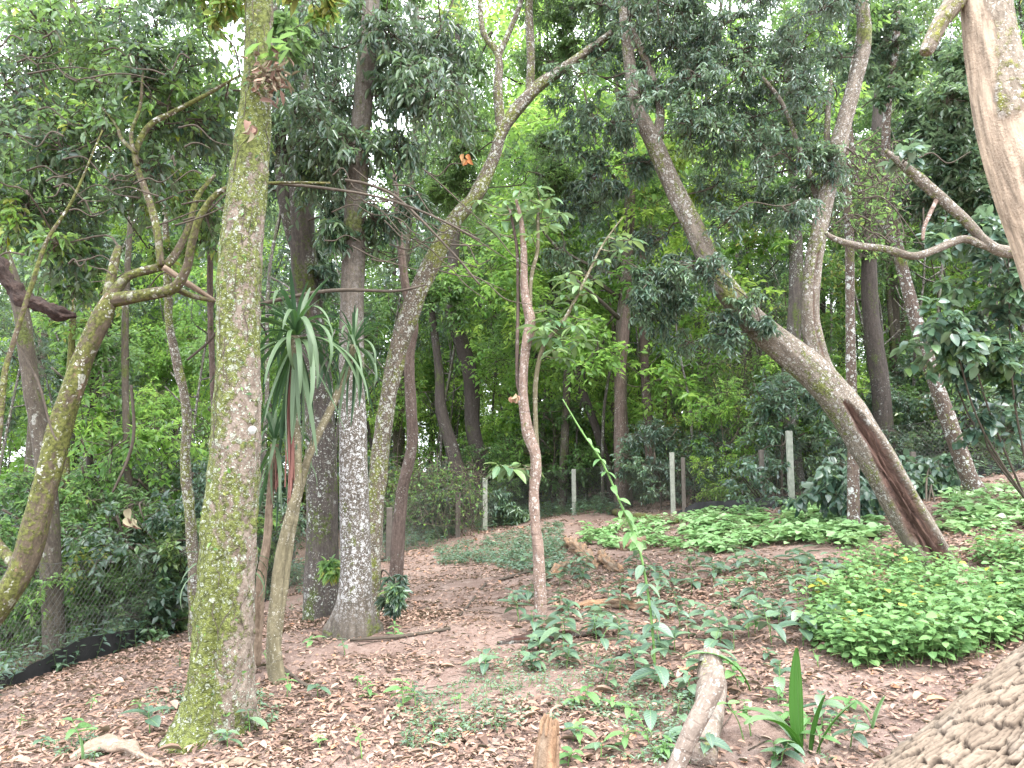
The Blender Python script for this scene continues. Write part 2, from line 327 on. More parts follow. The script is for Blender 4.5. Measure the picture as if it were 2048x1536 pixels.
def bark_mat(name, dark, light, moss=0., mosscol=(.10, .13, .02), lichen=0., lichcol=(.5, .52, .47), lscale=14, fib=(9, 9, 2.0), bump=.5, rot=(.05, .022, .015), low=None, ring=0, patch=None, mside=0):
    """bark attribute = straightened trunk coordinates, z along the trunk; mask 1 = rotten or bare wood; low=(s0, s1) lichen fades above"""
    k = NT(name); v = k.attr('bark', 'Vector')
    f1 = k.noise(v, 3.0, 6, .65, fib); f2 = k.noise(v, 60, 3, .6, (1, 1, .5)); f3 = k.noise(v, 2.2, 3)
    c = k.mix(k.rng(f1, .35, .66), dark, light); c = k.mix(k.math('MULTIPLY', f3, .6), c, [x * .55 for x in dark])
    c = k.mix(k.rng(f2, .5, .75, 0, .4), c, [min(1, x * 1.5) for x in light])
    f4 = k.noise(v, 22, 5, .7, (1, 1, .55)); c = k.mix(k.rng(f4, .35, .7, .55, 0), c, [x * .45 for x in dark]); h = k.math('ADD', k.math('ADD', f1, k.math('MULTIPLY', f2, .45)), k.math('MULTIPLY', f4, 1.1))
    if patch: c = k.mix(k.rng(k.noise(v, 4, 4, .6, (1, 1, .4)), .56, .64, 0, .8), c, patch)
    if ring:
        w = k.noise(v, ring, 2, .5, (1, 1, 9)); c = k.mix(k.rng(w, .58, .66, 0, .5), c, [x * .5 for x in dark]); h = k.math('SUBTRACT', h, k.math('MULTIPLY', k.rng(w, .55, .7), .4))
    if moss:
        m = k.math('ADD', k.noise(v, 2.6, 6, .7, (1.6, 1.6, .8)), k.math('MULTIPLY', k.math('SUBTRACT', k.noise(v, 26, 4, .65), .5), .45))
        if mside:
            sy = k.new('ShaderNodeSeparateXYZ'); k.l.new(v, sy.inputs[0]); m = k.math('ADD', m, k.math('MULTIPLY', sy.outputs[1], mside))
        mm = k.rng(m, .66 - moss * .3, .74 - moss * .3)
        mc = k.mix(k.rng(k.noise(v, 40, 3), .35, .65), [x * .5 for x in mosscol], [x * 1.5 for x in mosscol])
        c = k.mix(mm, c, mc); h = k.math('ADD', h, k.math('MULTIPLY', k.math('MULTIPLY', mm, k.noise(v, 120, 2)), 1.1))
    if lichen:
        wv = k.new('ShaderNodeVectorMath', operation='ADD'); nn = k.new('ShaderNodeTexNoise'); nn.inputs['Scale'].default_value = lscale * 1.7; nn.inputs['Detail'].default_value = 3
        k.l.new(v, nn.inputs[0]); sv = k.new('ShaderNodeVectorMath', operation='SCALE'); sv.inputs['Scale'].default_value = .9 / lscale
        k.l.new(nn.outputs['Color'], sv.inputs[0]); k.l.new(v, wv.inputs[0]); k.l.new(sv.outputs[0], wv.inputs[1])
        tot = None
        for q, sc in enumerate((lscale * 1.15, lscale * 2.6, lscale * 4.6)):
            vo = k.new('ShaderNodeTexVoronoi'); vo.inputs['Scale'].default_value = sc; k.l.new(wv.outputs[0], vo.inputs['Vector'])
            sp = k.new('ShaderNodeSeparateColor'); k.l.new(vo.outputs['Color'], sp.inputs[0])
            size = k.math('MULTIPLY', k.rng(sp.outputs[0], .9 - lichen * .75, 1.0, 0, 1), .55)
            g = k.rng(k.math('SUBTRACT', size, vo.outputs['Distance']), 0, .06); tot = g if tot is None else k.math('MAXIMUM', tot, g)
        msk = k.rng(k.noise(v, 1.6, 3), .52 - lichen * .3, .6 - lichen * .3)
        tot = k.math('MULTIPLY', k.math('MULTIPLY', tot, msk), k.rng(k.noise(v, lscale * 5, 4, .7), .38, .52))
        if low:
            sx = k.new('ShaderNodeSeparateXYZ'); k.l.new(v, sx.inputs[0]); tot = k.math('MULTIPLY', k.math('MULTIPLY', tot, k.rng(sx.outputs[2], low[0], low[1], 1, .12)), k.rng(sx.outputs[2], .30, .62, .1, 1))
        lc = k.mix(k.rng(k.noise(v, 55, 3), .35, .7), [x * .72 for x in lichcol], lichcol)
        c = k.mix(k.math('MULTIPLY', tot, .9), c, lc); h = k.math('ADD', h, k.math('MULTIPLY', tot, .25))
    mk = k.attr('mask'); wood = k.mix(k.rng(k.noise(v, 5, 5, .7, (6, 6, .7)), .35, .65), [x * .35 for x in rot], rot)
    c = k.mix(mk, c, wood); h = k.math('MULTIPLY', h, k.rng(mk, 0, 1, 1, .35 if rot[0] > .35 else 1.2))
    k.col(c); k.bump(h, bump, .02); k.b.inputs['Roughness'].default_value = .88; k.b.inputs['Specular IOR Level'].default_value = .25
    return k.m
BM = {
 'mossy': bark_mat('mossy_bark', (.14, .105, .08), (.29, .24, .195), .88, (.10, .115, .03), .5, (.42, .45, .36), 22, (7, 7, 5), 1.0, mside=-.55),
 'lichen': bark_mat('white_lichen_bark', (.07, .058, .045), (.15, .125, .10), .3, (.07, .08, .02), 1.25, (.46, .46, .45), 19, bump=.5, low=(2.2, 3.4)),
 'darkl': bark_mat('dark_spotted_bark', (.05, .042, .036), (.12, .10, .085), .45, (.05, .065, .015), .35, (.40, .42, .38), 16, bump=.5),
 'curved': bark_mat('lichen_and_moss_bark', (.075, .06, .045), (.20, .16, .12), .6, (.10, .11, .025), .75, (.44, .45, .40), 16, bump=.6),
 'brown': bark_mat('brown_mossy_bark', (.06, .045, .03), (.15, .118, .078), .75, (.075, .08, .02), .25, (.42, .42, .36), 12, bump=.5, rot=(.30, .17, .10), patch=(.24, .15, .09)),
 'lean': bark_mat('grey_leaning_bark', (.10, .08, .06), (.27, .225, .18), .45, (.10, .11, .03), .55, (.42, .41, .375), 22, (8, 8, 1.6), .8, rot=(.10, .056, .042)),
 'spot': bark_mat('spotted_bark', (.08, .055, .045), (.17, .13, .10), .3, (.09, .10, .02), .6, (.50, .52, .49), 9, bump=.4),
 'pink': bark_mat('pinkish_bark', (.17, .115, .09), (.33, .24, .19), .22, (.12, .13, .025), .5, (.44, .40, .36), 22, bump=.6, ring=3),
 'red': bark_mat('reddish_bark', (.075, .052, .042), (.19, .14, .115), .2, (.07, .08, .02), .2, (.35, .34, .3), 18, (12, 12, 1), .8),
 'dark': bark_mat('dark_bark', (.03, .024, .02), (.075, .06, .05), .3, (.04, .05, .015), .1, (.2, .2, .18), 14, bump=.4),
 'darkrot': bark_mat('dark_rotten_bark', (.02, .013, .011), (.075, .047, .036), .1, lichen=0, fib=(14, 14, 3), bump=1.0),
 'far': bark_mat('far_bark', (.05, .04, .03), (.12, .10, .075), .4, (.05, .06, .015), .2, (.25, .25, .22), 12, bump=.3),
 'stem': bark_mat('olive_stem_bark', (.11, .095, .055), (.22, .19, .12), .2, (.11, .12, .03), .3, (.4, .38, .32), 22, bump=.3, ring=5),
 'twig': bark_mat('twig_bark', (.055, .043, .032), (.13, .105, .08), 0, lichen=0, bump=.2),
 'dead': bark_mat('dead_wood_bark', (.13, .09, .06), (.33, .25, .18), .1, (.1, .1, .03), 0, fib=(12, 12, 1), bump=.7, rot=(.32, .19, .11)),
 'strip': bark_mat('stripped_trunk_bark', (.15, .12, .09), (.32, .27, .21), .6, (.13, .135, .03), .4, (.5, .48, .42), 24, (12, 12, 4), .7, rot=(.40, .31, .225)),
 'log': bark_mat('grey_log_bark', (.17, .13, .105), (.33, .27, .22), .25, (.14, .16, .05), .35, (.45, .43, .38), 20, bump=.5, ring=3.2, rot=(.3, .2, .13)),
}
def simple(name, col, rough=.8, spec=.3, nz=None):
    k = NT(name)
    if nz:
        tcn = k.new('ShaderNodeTexCoord'); f = k.noise(tcn.outputs['Object'], nz, 5, .65)
        k.col(k.mix(k.rng(f, .3, .7), [x * .6 for x in col], col)); k.bump(f, .4, .01)
    else: k.col(col)
    k.b.inputs['Roughness'].default_value = rough; k.b.inputs['Specular IOR Level'].default_value = spec; return k.m
M_post = simple('concrete_post', (.27, .28, .23), .9, .2, 14); M_wire = simple('galvanised_wire', (.075, .075, .065), .6, .3)
M_cloth = simple('black_shade_cloth', (.03, .03, .03), .8, .2, 8); M_root = simple('reddish_hanging_roots', (.17, .08, .065), .8, .2)
M_stem = simple('green_stem', (.10, .19, .05), .6, .3); M_white = simple('pale_disc', (.33, .34, .31), .8, .2, 30)
M_darkpost = simple('weathered_wood_post', (.11, .095, .08), .9, .2, 12)

# ------------------------------------------------------------------ ground
def ground_mat():
    k = NT('leafy_soil'); tcn = k.new('ShaderNodeTexCoord'); v = tcn.outputs['Object']
    f = k.noise(v, .9, 5, .6); g = k.noise(v, 26, 5, .7); h = k.noise(v, 7, 4, .6)
    c = k.mix(k.rng(f, .38, .62), (.155, .105, .086), (.255, .182, .152)); c = k.mix(k.rng(g, .35, .7, 0, .8), c, (.09, .055, .045))
    c = k.mix(k.rng(h, .5, .72, 0, .6), c, (.27, .21, .18))
    c = k.mix(k.rng(k.noise(v, 110, 2, .5), .56, .66, 0, .5), c, (.28, .22, .18))
    k.col(c); k.bump(k.math('ADD', g, k.noise(v, 90, 3)), .8, .02); k.b.inputs['Roughness'].default_value = .95; k.b.inputs['Specular IOR Level'].default_value = .15
    return k.m
def axis(a, b, fine, grow, lo, hi):
    m = list(np.arange(a, b, fine)); s = fine
    while m[-1] < hi: s *= grow; m.append(m[-1] + s)
    s = fine
    while m[0] > lo: s *= grow; m.insert(0, m[0] - s)
    return np.array(m)
gx = axis(-8, 9, .13, 1.1, -400, 400); gy = axis(2, 16, .13, 1.1, -60, 600)
XX, YY = np.meshgrid(gx, gy); ZZ = G(XX, YY)
mb = MB(); idx = np.arange(XX.size).reshape(XX.shape)
mb.add(np.stack([XX, YY, ZZ], -1).reshape(-1, 3), np.stack([idx[:-1, :-1], idx[:-1, 1:], idx[1:, 1:], idx[1:, :-1]], -1).reshape(-1, 4))
put('ground', mb, ground_mat(), kind='structure', label='sloping forest floor of reddish soil')

# ------------------------------------------------------------------ trees
def wx(px, k): return [(u, v, w * k) for (u, v, w) in px]
def trunk_path(px, Y, n, base=None, dY=0.0):
    """px rows (u, v, halfwidth); Y number or list"""
    q = []
    for i, (u, v, w) in enumerate(px):
        y = Y[i] if isinstance(Y, (list, tuple)) else Y + dY * i / max(1, len(px) - 1)
        q.append([*P(u, v, y), M(w, y)])
    q = cat(q, n); return q[:, :3], np.maximum(q[:, 3], .002)
def limb(t, name, px, Y, mat, seg=10, n=None, label=None, dY=0., disp=None, mask=None, rough=.08, parent=None):
    n = n or max(6, len(px) * 5); p, r = trunk_path(px, Y, n, dY=dY); m_ = MB(); tube(m_, p, r, seg, disp, mask, rough=rough)
    put(name, m_, mat, t if parent is None else parent, label=label); return p, r
def clusters(rects):
    o = []
    for (u0, v0, u1, v1, Y0, Y1, n, rp) in rects:
        for _ in range(n):
            Y = R.uniform(Y0, Y1); o.append((P(R.uniform(u0, u1), R.uniform(v0, v1), Y), M(rp * R.uniform(.7, 1.3), Y)))
    return o
def crown(t, anchors, cl, mat, L=.09, T=None, nt=12, ns=4, nl=8, droop=.25, tr=.006, br=.5, name='crown', bmat=None, twmb=None, **kw):
    """anchors: list of (points, radii) of wood the clumps hang on"""
    A = np.concatenate([a[0] for a in anchors]); AR = np.concatenate([a[1] for a in anchors])
    lv, tw = MB(), (twmb or MB()); cl = sorted(cl, key=lambda q: float(np.min(np.linalg.norm(A - q[0], axis=1))))
    for c, r in cl:
        d = np.linalg.norm(A - c, axis=1) + np.maximum(0, A[:, 2] - c[2]) * .4; i = int(np.argmin(d)); a = A[i]
        m1 = a * .6 + c * .4 + R.normal(size=3) * np.linalg.norm(c - a) * .12; m2 = a * .25 + c * .75 + R.normal(size=3) * np.linalg.norm(c - a) * .07
        p = cat([a, m1, m2, c], 10); ra = min(AR[i] * .55, .006 + .012 * np.linalg.norm(c - a)) * br + .004
        batch_tubes(tw, p[None], np.linspace(ra, tr, 10)[None], 6)
        A = np.vstack([A, p[4:9]]); AR = np.r_[AR, np.full(5, max(ra * .8, tr * 2))]
        leafage(lv, tw, c, r, p[7], nt, ns, nl, L, T, droop, tr, **kw)
    if twmb is None: tag(put('twigs', tw, bmat or BM['twig'], t), kind='stuff')
    return put(name, lv, mat, t)

# A: big mossy tree ----------------------------------------------------------
def root_of(px, Y): return P(px[0], px[1], Y)
A_px = [(436, 1580, 76), (440, 1485, 70), (442, 1430, 62), (446, 1300, 57), (456, 1100, 52), (470, 900, 48), (476, 700, 42), (482, 500, 42), (503, 300, 36), (514, 150, 28), (520, 0, 27), (522, -200, 25), (520, -500, 20)]
tA = root('mossy_tree', root_of(A_px[1], 4.8), 'large straight tree trunk coated in yellow-green moss standing closest at left', 'tree')
p, r = trunk_path(A_px, 4.8, 200)
def dispA(TT, SS, q):
    g = np.exp(-((((TT + 3.1416 - .10 + .12 * np.sin(SS * 3)) % 6.2832) - 3.1416) / .16) ** 2) * np.clip((1.9 - SS) / .9, 0, 1)
    fl = np.exp(-np.maximum(SS - .3, 0) / .16) * (.5 * np.maximum(0, np.cos(TT + 1.35)) ** 2 + .25 * np.maximum(0, np.cos(TT * 3 + .4)))
    det = .05 * fbm(q * [9, 9, 5], 2, 3) + .10 * fbm(q * [26, 26, 9], 4, 2) + .16 * np.maximum(0, fbm(q * [16, 16, 10], 12, 3)) + .05 * fbm(q * [55, 55, 30], 17, 2)
    return det - .26 * g + fl
m_ = MB(); tube(m_, p, r, 96, dispA, rough=.03); put('trunk', m_, BM['mossy'], tA)
aA = (p, r)
# B: white lichen tree ---------------------------------------------------------
B_px = wx([(708, 1310, 46), (708, 1245, 44), (710, 1200, 39), (712, 1120, 36), (706, 900, 33), (703, 700, 30), (706, 550, 28), (712, 400, 26), (722, 250, 24), (735, 100, 24), (742, 0, 21), (748, -200, 19), (745, -450, 14)], .84)
tB = root('lichen_tree', root_of(B_px[1], 7.3), 'straight tree with white lichen blotches on its lower trunk and flared roots', 'tree')
def dispB(TT, SS, q): return np.exp(-np.maximum(SS - .25, 0) / .13) * (.5 * np.maximum(0, np.cos(TT * 2.5 + 1.0)) ** 1.5 + .12) + .05 * fbm(q * [12, 12, 3], 2, 3) - .12 * np.exp(-((TT - .45) / .13) ** 2) * np.clip((2.2 - SS), 0, 1)
p, r = trunk_path(B_px, 7.3, 140); m_ = MB(); tube(m_, p, r, 56, dispB, rough=.03); put('trunk', m_, BM['lichen'], tB); aB = (p, r)
# C: dark trunk behind with forked stem --------------------------------------
C_px = wx([(648, 1260, 48), (648, 1200, 44), (645, 1120, 38), (645, 1000, 35), (637, 800, 33), (618, 620, 32), (603, 450, 29), (600, 300, 25), (602, 150, 22), (604, 0, 20), (606, -250, 15)], .88)
tC = root('dark_forked_tree', root_of(C_px[1], 9), 'thick dark forked tree with green mossy foot just left of the white lichen trunk', 'tree')
aC = limb(tC, 'trunk', C_px, 9, BM['darkl'], 40, 110)
aC2 = limb(tC, 'limb', [(606, 520, 18), (578, 430, 17), (563, 330, 15), (556, 200, 13), (552, 60, 11), (540, -150, 8)], 9, BM['darkl'], 20, 50)
# D: curved tree ---------------------------------------------------------------
D_px = wx([(738, 1240, 28), (742, 1165, 26), (750, 1000, 24), (768, 850, 22), (792, 720, 22), (828, 610, 26), (866, 520, 24), (905, 445, 22), (950, 390, 20), (985, 320, 16), (1005, 260, 16), (1040, 212, 19), (1085, 165, 16), (1150, 120, 12), (1230, 60, 9)], .78)
tD = root('curved_tree', root_of(D_px[1], 8.3), 'lichen-spotted tree curving up to the right from behind the white lichen trunk', 'tree')
aD = limb(tD, 'trunk', D_px, 8.3, BM['curved'], 32, 150, rough=.16)
aD2 = limb(tD, 'limb', [(1003, 270, 12), (996, 180, 10), (996, 110, 8), (965, 60, 6), (960, -40, 5)], 8.3, BM['curved'], 14, 30)
aD3 = limb(tD, 'limb', [(996, 115, 7), (1020, 60, 6), (1042, 0, 5), (1050, -80, 4)], 8.3, BM['curved'], 10, 20)
aD4 = limb(tD, 'limb', [(1060, 190, 10), (1062, 110, 9), (1058, 40, 9), (1060, -60, 7)], 8.3, BM['curved'], 12, 20)
# E: leaning tree on the left ---------------------------------------------------
E_px = wx([(-70, 1290, 36), (0, 1210, 32), (52, 1120, 32), (88, 980, 31), (122, 850, 28), (165, 720, 26), (205, 630, 25), (226, 590, 18)], .76)
tE = root('leaning_branched_tree', root_of(E_px[0], 5.6), 'brown leaning tree at far left that forks into crooked branches', 'tree')
aE = limb(tE, 'trunk', E_px, 5.6, BM['brown'], 40, 110, rough=.1)
eb = [[(228, 600, 19), (290, 590, 16), (345, 577, 14), (372, 540, 11), (385, 480, 10), (405, 425, 9), (450, 378, 7), (540, 366, 4), (660, 366, 3)],
      [(222, 600, 14), (236, 575, 13), (262, 550, 11), (325, 532, 11), (348, 512, 10), (375, 460, 8), (395, 395, 7), (430, 350, 4)],
      [(215, 610, 14), (222, 560, 13), (234, 505, 10), (238, 495, 7)],
      [(350, 577, 9), (385, 592, 7), (430, 602, 5)],
      [(322, 532, 9), (314, 460, 10), (298, 400, 9), (278, 345, 8), (272, 300, 8), (300, 250, 8), (345, 225, 7), (420, 185, 5), (480, 150, 3)],
      [(272, 305, 6), (245, 280, 5), (232, 250, 4), (205, 215, 3)],
      [(275, 330, 6), (262, 270, 5), (280, 215, 4), (285, 150, 3)],
      [(326, 534, 8), (380, 570, 8), (432, 602, 4)],
      [(52, 1130, 20), (24, 1120, 15), (-10, 1080, 12), (-40, 1020, 10)]]
aE2 = [limb(tE, 'branch', wx(b, .8), 5.6, BM['brown'] if i != 7 else BM['dead'], 12, None, dY=-.3 if i == 0 else .2) for i, b in enumerate(eb)]
# G: hollow leaning tree ----------------------------------------------------------
G_px = wx([(1925, 1225, 50), (1860, 1105, 44), (1800, 1000, 42), (1745, 905, 42), (1692, 822, 42), (1632, 748, 41), (1560, 690, 36), (1490, 625, 31), (1430, 545, 27), (1388, 455, 24), (1350, 380, 23), (1310, 290, 22), (1275, 215, 19), (1258, 120, 15), (1245, 0, 13), (1230, -150, 10)], .84)
tG = root('hollow_leaning_tree', root_of(G_px[1], 8), 'big grey tree leaning left with a long rotten hollow in its lower trunk', 'tree')
p, r = trunk_path(G_px, 8, 260)
def cavG(TT, SS, q=None):
    th = ((TT + math.pi) % (2 * math.pi)) - math.pi; c = -.12 + .1 * np.sin(SS * 4) + .06 * np.sin(SS * 11)
    w = .80 * np.clip((2.55 - SS) / 1.2, 0, 1) ** .6 + .15 * fbm(np.stack([SS * 6, SS * 0, th * 2], -1), 8, 2)
    return np.clip(1 - (np.abs(th - c) / np.maximum(w, .01)) ** 3, 0, 1) * (SS < 2.5)
def dispG(TT, SS, q):
    c = cavG(TT, SS); return -.45 * c * (1 + 1.0 * fbm(q * [22, 22, 4], 6, 3)) + .22 * c * fbm(q * [60, 60, 7], 7, 3) + .06 * fbm(q * [10, 10, 3], 2, 3) + np.exp(-SS / .12) * .18
m_ = MB(); tube(m_, p, r, 80, dispG, lambda a, b, q: np.minimum(1, cavG(a, b) * 2), rough=.05); put('trunk', m_, BM['lean'], tG); aG = (p, r)
aG2 = limb(tG, 'stem', [(1660, 770, 24), (1640, 725, 22), (1622, 640, 18), (1626, 530, 17), (1645, 430, 17), (1676, 290, 16), (1706, 180, 15), (1728, 80, 15), (1722, -20, 13), (1712, -200, 10)], 8, BM['lean'], 36, 130,
           disp=lambda T_, S_, q: -.25 * np.exp(-((T_ - .05 - .1 * np.sin(S_ * 5)) / .2) ** 2) * ((S_ > .3) & (S_ < 1.5)) + .06 * fbm(q * [14, 14, 6], 3, 3),
           mask=lambda T_, S_, q: .8 * np.exp(-((T_ - .05 - .1 * np.sin(S_ * 5)) / .16) ** 2) * ((S_ > .3) & (S_ < 1.5)))
aG3 = limb(tG, 'branch', [(1316, 275, 12), (1320, 210, 9), (1295, 130, 8), (1262, 55, 7), (1250, 0, 5)], 8, BM['lean'], 12, 30)
aG4 = limb(tG, 'branch', [(1648, 430, 9), (1600, 300, 5), (1560, 200, 5), (1490, 120, 4)], 8.2, BM['lean'], 8, 24)
aG5 = limb(tG, 'branch', [(1640, 440, 7), (1652, 330, 7), (1655, 240, 6), (1662, 160, 4)], 8.1, BM['lean'], 8, 24)
# H: right spotted tree ------------------------------------------------------------
H_px = wx([(1955, 990, 26), (1935, 945, 23), (1900, 850, 21), (1862, 740, 19), (1826, 620, 17), (1797, 500, 15), (1780, 400, 14), (1772, 250, 12), (1790, 100, 11), (1798, -100, 8)], .72)
tH = root('spotted_leaning_tree', root_of(H_px[0], 12.6), 'slender reddish-brown tree with pale lichen spots leaning left near the right edge', 'tree')
aH = limb(tH, 'trunk', H_px, 12.6, BM['spot'], 32, 110)
aH2 = limb(tH, 'branch', [(1798, 500, 9), (1762, 440, 6), (1720, 380, 5), (1700, 250, 4)], 12.6, BM['spot'], 8, 20)
# I: slim straight trunks and other named trunks ----------------------------------
def pole(name, label, px, Y, mat, seg=14, group=None, cl=None, lm='mid', L=.1, **kw):
    b = P(px[0][0], px[0][1], Y); g = float(G(b[0], b[1]))
    px = list(px)
    if b[2] > g + .02:                                                    # carry the foot down into the ground
        du = (px[0][0] - px[1][0]) / max(1, px[0][1] - px[1][1]); v = px[0][1] + (b[2] - g + .05) / Y * F; px.insert(0, (px[0][0] + du * (v - px[0][1]) * .5, v, px[0][2] * 1.15))
    t = root(name, P(px[0][0], px[0][1], Y), label, 'tree', group)
    an = limb(t, 'trunk', px, Y, mat, seg, len(px) * 9, **kw)
    if cl: crown(t, [an], clusters(cl), LM[lm], L)
    return t, an
pole('slim_spotted_tree', 'slim straight pale-spotted tree between the hollow leaning tree and the spotted leaning one', [(1706, 900, 11), (1703, 780, 10), (1700, 600, 9), (1698, 450, 9), (1690, 320, 8), (1700, 180, 7), (1730, 0, 5)], 11, BM['spot'], cl=[(1600, -150, 1800, 60, 10, 12, 6, 80)])
tJ = root('slender_pink_tree', P(1083, 1248, 7.5), 'slender pinkish crooked tree in the middle with whorls of pale leaves', 'tree')
aJ = limb(tJ, 'trunk', [(1083, 1275, 20), (1082, 1228, 14), (1078, 1130, 11.5), (1068, 1000, 10.5), (1072, 915, 10.5), (1056, 862, 12), (1046, 790, 9.5), (1050, 700, 10), (1060, 645, 11), (1050, 590, 9), (1047, 500, 7), (1042, 440, 5), (1032, 400, 3)], 7.5, BM['pink'], 30, 150, rough=.14)
aJ2 = limb(tJ, 'stem', [(1074, 905, 6), (1071, 840, 5), (1072, 760, 5), (1088, 690, 4.5), (1128, 640, 4), (1175, 550, 3), (1205, 490, 2), (1245, 435, 1.2)], 7.5, BM['stem'], 10, 50)
aJ3 = limb(tJ, 'stem', [(1060, 655, 5), (1062, 560, 4), (1075, 500, 4), (1076, 430, 3), (1080, 400, 2.5)], 7.5, BM['stem'], 8, 40)
aJ4 = limb(tJ, 'stem', [(1050, 800, 4), (1035, 760, 4), (1036, 600, 3.5), (1034, 500, 3.5), (1020, 420, 2.5)], 7.55, BM['red'], 8, 40)
def whorl(par, c, size, n=7, tilt=.25, mat=None):
    lv = MB(); a = np.arange(n) / n * 2 * math.pi + R.random() * 6; D = np.stack([np.cos(a), np.sin(a), np.full(n, -tilt) + R.normal(size=n) * .25], -1)
    O = c + D * size * .15; place(lv, leaf_t(.36, .08, .3, .5, 4), O, D, np.array([[0, 0, 1.]]) + R.normal(size=(n, 3)) * .25, size * (.7 + .5 * R.random(n)))
    put('leaf_whorl', lv, mat or LM['whorl'], par)
tw = MB(); wh = [(1003, 440, 1), (1040, 425, 1), (1085, 420, 1), (1060, 450, 1), (1010, 400, .8), (1100, 395, .8), (985, 425, .8), (1130, 560, .9), (1160, 570, .9), (1185, 560, .8), (1130, 590, .8), (1080, 655, 1), (1095, 675, 1.1), (1120, 640, 1), (1110, 700, .9),
      (1150, 650, .9), (1160, 685, 1), (1135, 680, 1), (1065, 660, .8), (1180, 640, .7), (1020, 935, 1.1), (1000, 930, .9), (1045, 930, 1), (1235, 470, .9), (1260, 480, .9), (1215, 490, .8), (1240, 500, .7), (1040, 380, .9), (1075, 375, .8), (960, 400, .7), (1000, 470, .9), (1095, 450, .9), (1120, 425, .8), (1065, 475, .8), (975, 455, .8), (1140, 545, .9), (1175, 585, .8), (1100, 640, 1), (1145, 610, .9), (1170, 660, .9), (1125, 715, .8), (1090, 620, .8), (1035, 410, 1), (1205, 520, .7), (1060, 400, .8)]
AJ = np.concatenate([q[0] for q in (aJ, aJ2, aJ3, aJ4)])
for (u, v, s) in wh:
    c = P(u, v, 7.5 + R.uniform(-.25, .25)); i = np.argmin(np.linalg.norm(AJ - c, axis=1) + .6 * np.maximum(0, AJ[:, 2] - c[2])); a = AJ[i]
    batch_tubes(tw, cat([a, (a + c) / 2 + [0, 0, -.02], c], 6)[None], np.linspace(.007, .004, 6)[None], 5); whorl(tJ, c, .19 * s, R.integers(5, 9))
tag(put('twigs', tw, BM['stem'], tJ), kind='stuff')
pole('reddish_twisted_tree', 'thin reddish twisted tree just right of the curved lichen tree', [(798, 1050, 13), (805, 980, 12), (824, 890, 11), (822, 800, 11), (818, 710, 11), (828, 650, 9), (812, 580, 9), (800, 480, 7), (790, 350, 5)], 11, BM['red'], 18, cl=[(700, -100, 860, 60, 10, 12, 5, 70)])
pole('dark_forked_tree', 'dark forked trunk beyond the fence, centre of the picture', [(968, 985, 19), (962, 930, 16), (945, 850, 15), (942, 760, 16), (925, 690, 15), (908, 640, 14), (905, 560, 12), (912, 440, 10), (920, 250, 8), (915, 50, 6)], 21.5, BM['dark'], 16, cl=[(850, -60, 1000, 250, 20, 23, 10, 60)], L=.13)
pole('dark_slanting_tree', 'dark leaning trunk beyond the fence, left of the dark forked trunk', [(925, 990, 17), (905, 900, 14), (882, 820, 12), (878, 740, 9), (860, 600, 7)], 20.6, BM['dark'], cl=[(800, 480, 930, 620, 20, 21, 5, 55)], L=.13)
pole('reddish_straight_tree', 'tall straight reddish-brown tree right of the slender pink tree, beyond the fence', [(1243, 990, 14), (1240, 880, 12), (1240, 760, 11), (1250, 640, 11), (1258, 480, 10), (1262, 350, 9), (1265, 150, 7), (1268, -80, 5)], 19.8, BM['red'], 18, cl=[(1180, 100, 1350, 420, 19, 21, 10, 60)], L=.13)
pole('brown_thin_tree', 'thin brown tree behind the fence, right of the tall reddish one', [(1302, 940, 10), (1294, 820, 9), (1288, 700, 8), (1282, 560, 7), (1290, 380, 5)], 21, BM['red'], cl=[(1220, 300, 1350, 480, 20, 22, 6, 60)], L=.13)
pole('slanting_dark_tree', 'thin dark tree slanting left behind the fence beside the tall reddish one', [(1222, 965, 10), (1200, 880, 9), (1165, 780, 8), (1140, 690, 6), (1100, 560, 5)], 21.5, BM['dark'], cl=[(1050, 440, 1180, 600, 21, 22, 6, 60)], L=.13)
pole('grey_cracked_tree', 'grey cracked trunk with lichen behind the hollow leaning tree', [(1592, 960, 18), (1582, 860, 16), (1576, 780, 16), (1590, 640, 15), (1592, 500, 13), (1585, 300, 10), (1575, 80, 8)], 17.5, BM['darkl'], cl=[(1480, 200, 1650, 500, 16, 18, 10, 60)], L=.13)
pole('dark_vined_tree', 'dark vine-hung trunk between the slim spotted tree and the spotted leaning one', [(1770, 900, 20), (1762, 780, 18), (1745, 660, 17), (1738, 540, 15), (1745, 380, 12), (1760, 150, 9)], 17, BM['dark'], cl=[(1700, 300, 1830, 560, 16, 18, 8, 55)], L=.13)
pole('thin_winding_tree', 'thin winding lichen-flecked tree left of the big mossy trunk', [(388, 1170, 11), (382, 1060, 10), (372, 930, 10), (372, 820, 9), (352, 720, 9), (338, 640, 8), (335, 560, 8), (332, 460, 6), (325, 330, 5)], 9.5, BM['curved'], 18, rough=.2, cl=[(280, 200, 400, 360, 9, 10, 4, 60)], lm='dark')
pole('thin_grey_tree', 'thin grey tree behind the leaning branched tree, left of the winding one', [(258, 1000, 8), (252, 840, 7), (250, 680, 7), (254, 560, 6), (262, 420, 5), (270, 250, 4)], 12, BM['far'], cl=[(200, 200, 330, 400, 11, 13, 6, 60)])
pole('green_footed_tree', 'mossy-green thin trunk beyond the fence, below the leaning branched tree', [(160, 1270, 13), (148, 1160, 12), (132, 1020, 11), (130, 900, 9), (140, 740, 7), (150, 560, 5)], 11.5, BM['brown'], cl=[(80, 420, 220, 640, 11, 12, 5, 60)])
pole('grey_brown_tree', 'grey-brown trunk at the left edge behind the leaning branched tree', [(95, 1000, 18), (85, 900, 17), (62, 760, 16), (45, 640, 15), (25, 560, 13), (0, 480, 12), (-40, 300, 9)], 9.5, BM['far'], cl=[(-100, 180, 60, 420, 9, 10, 6, 70)])
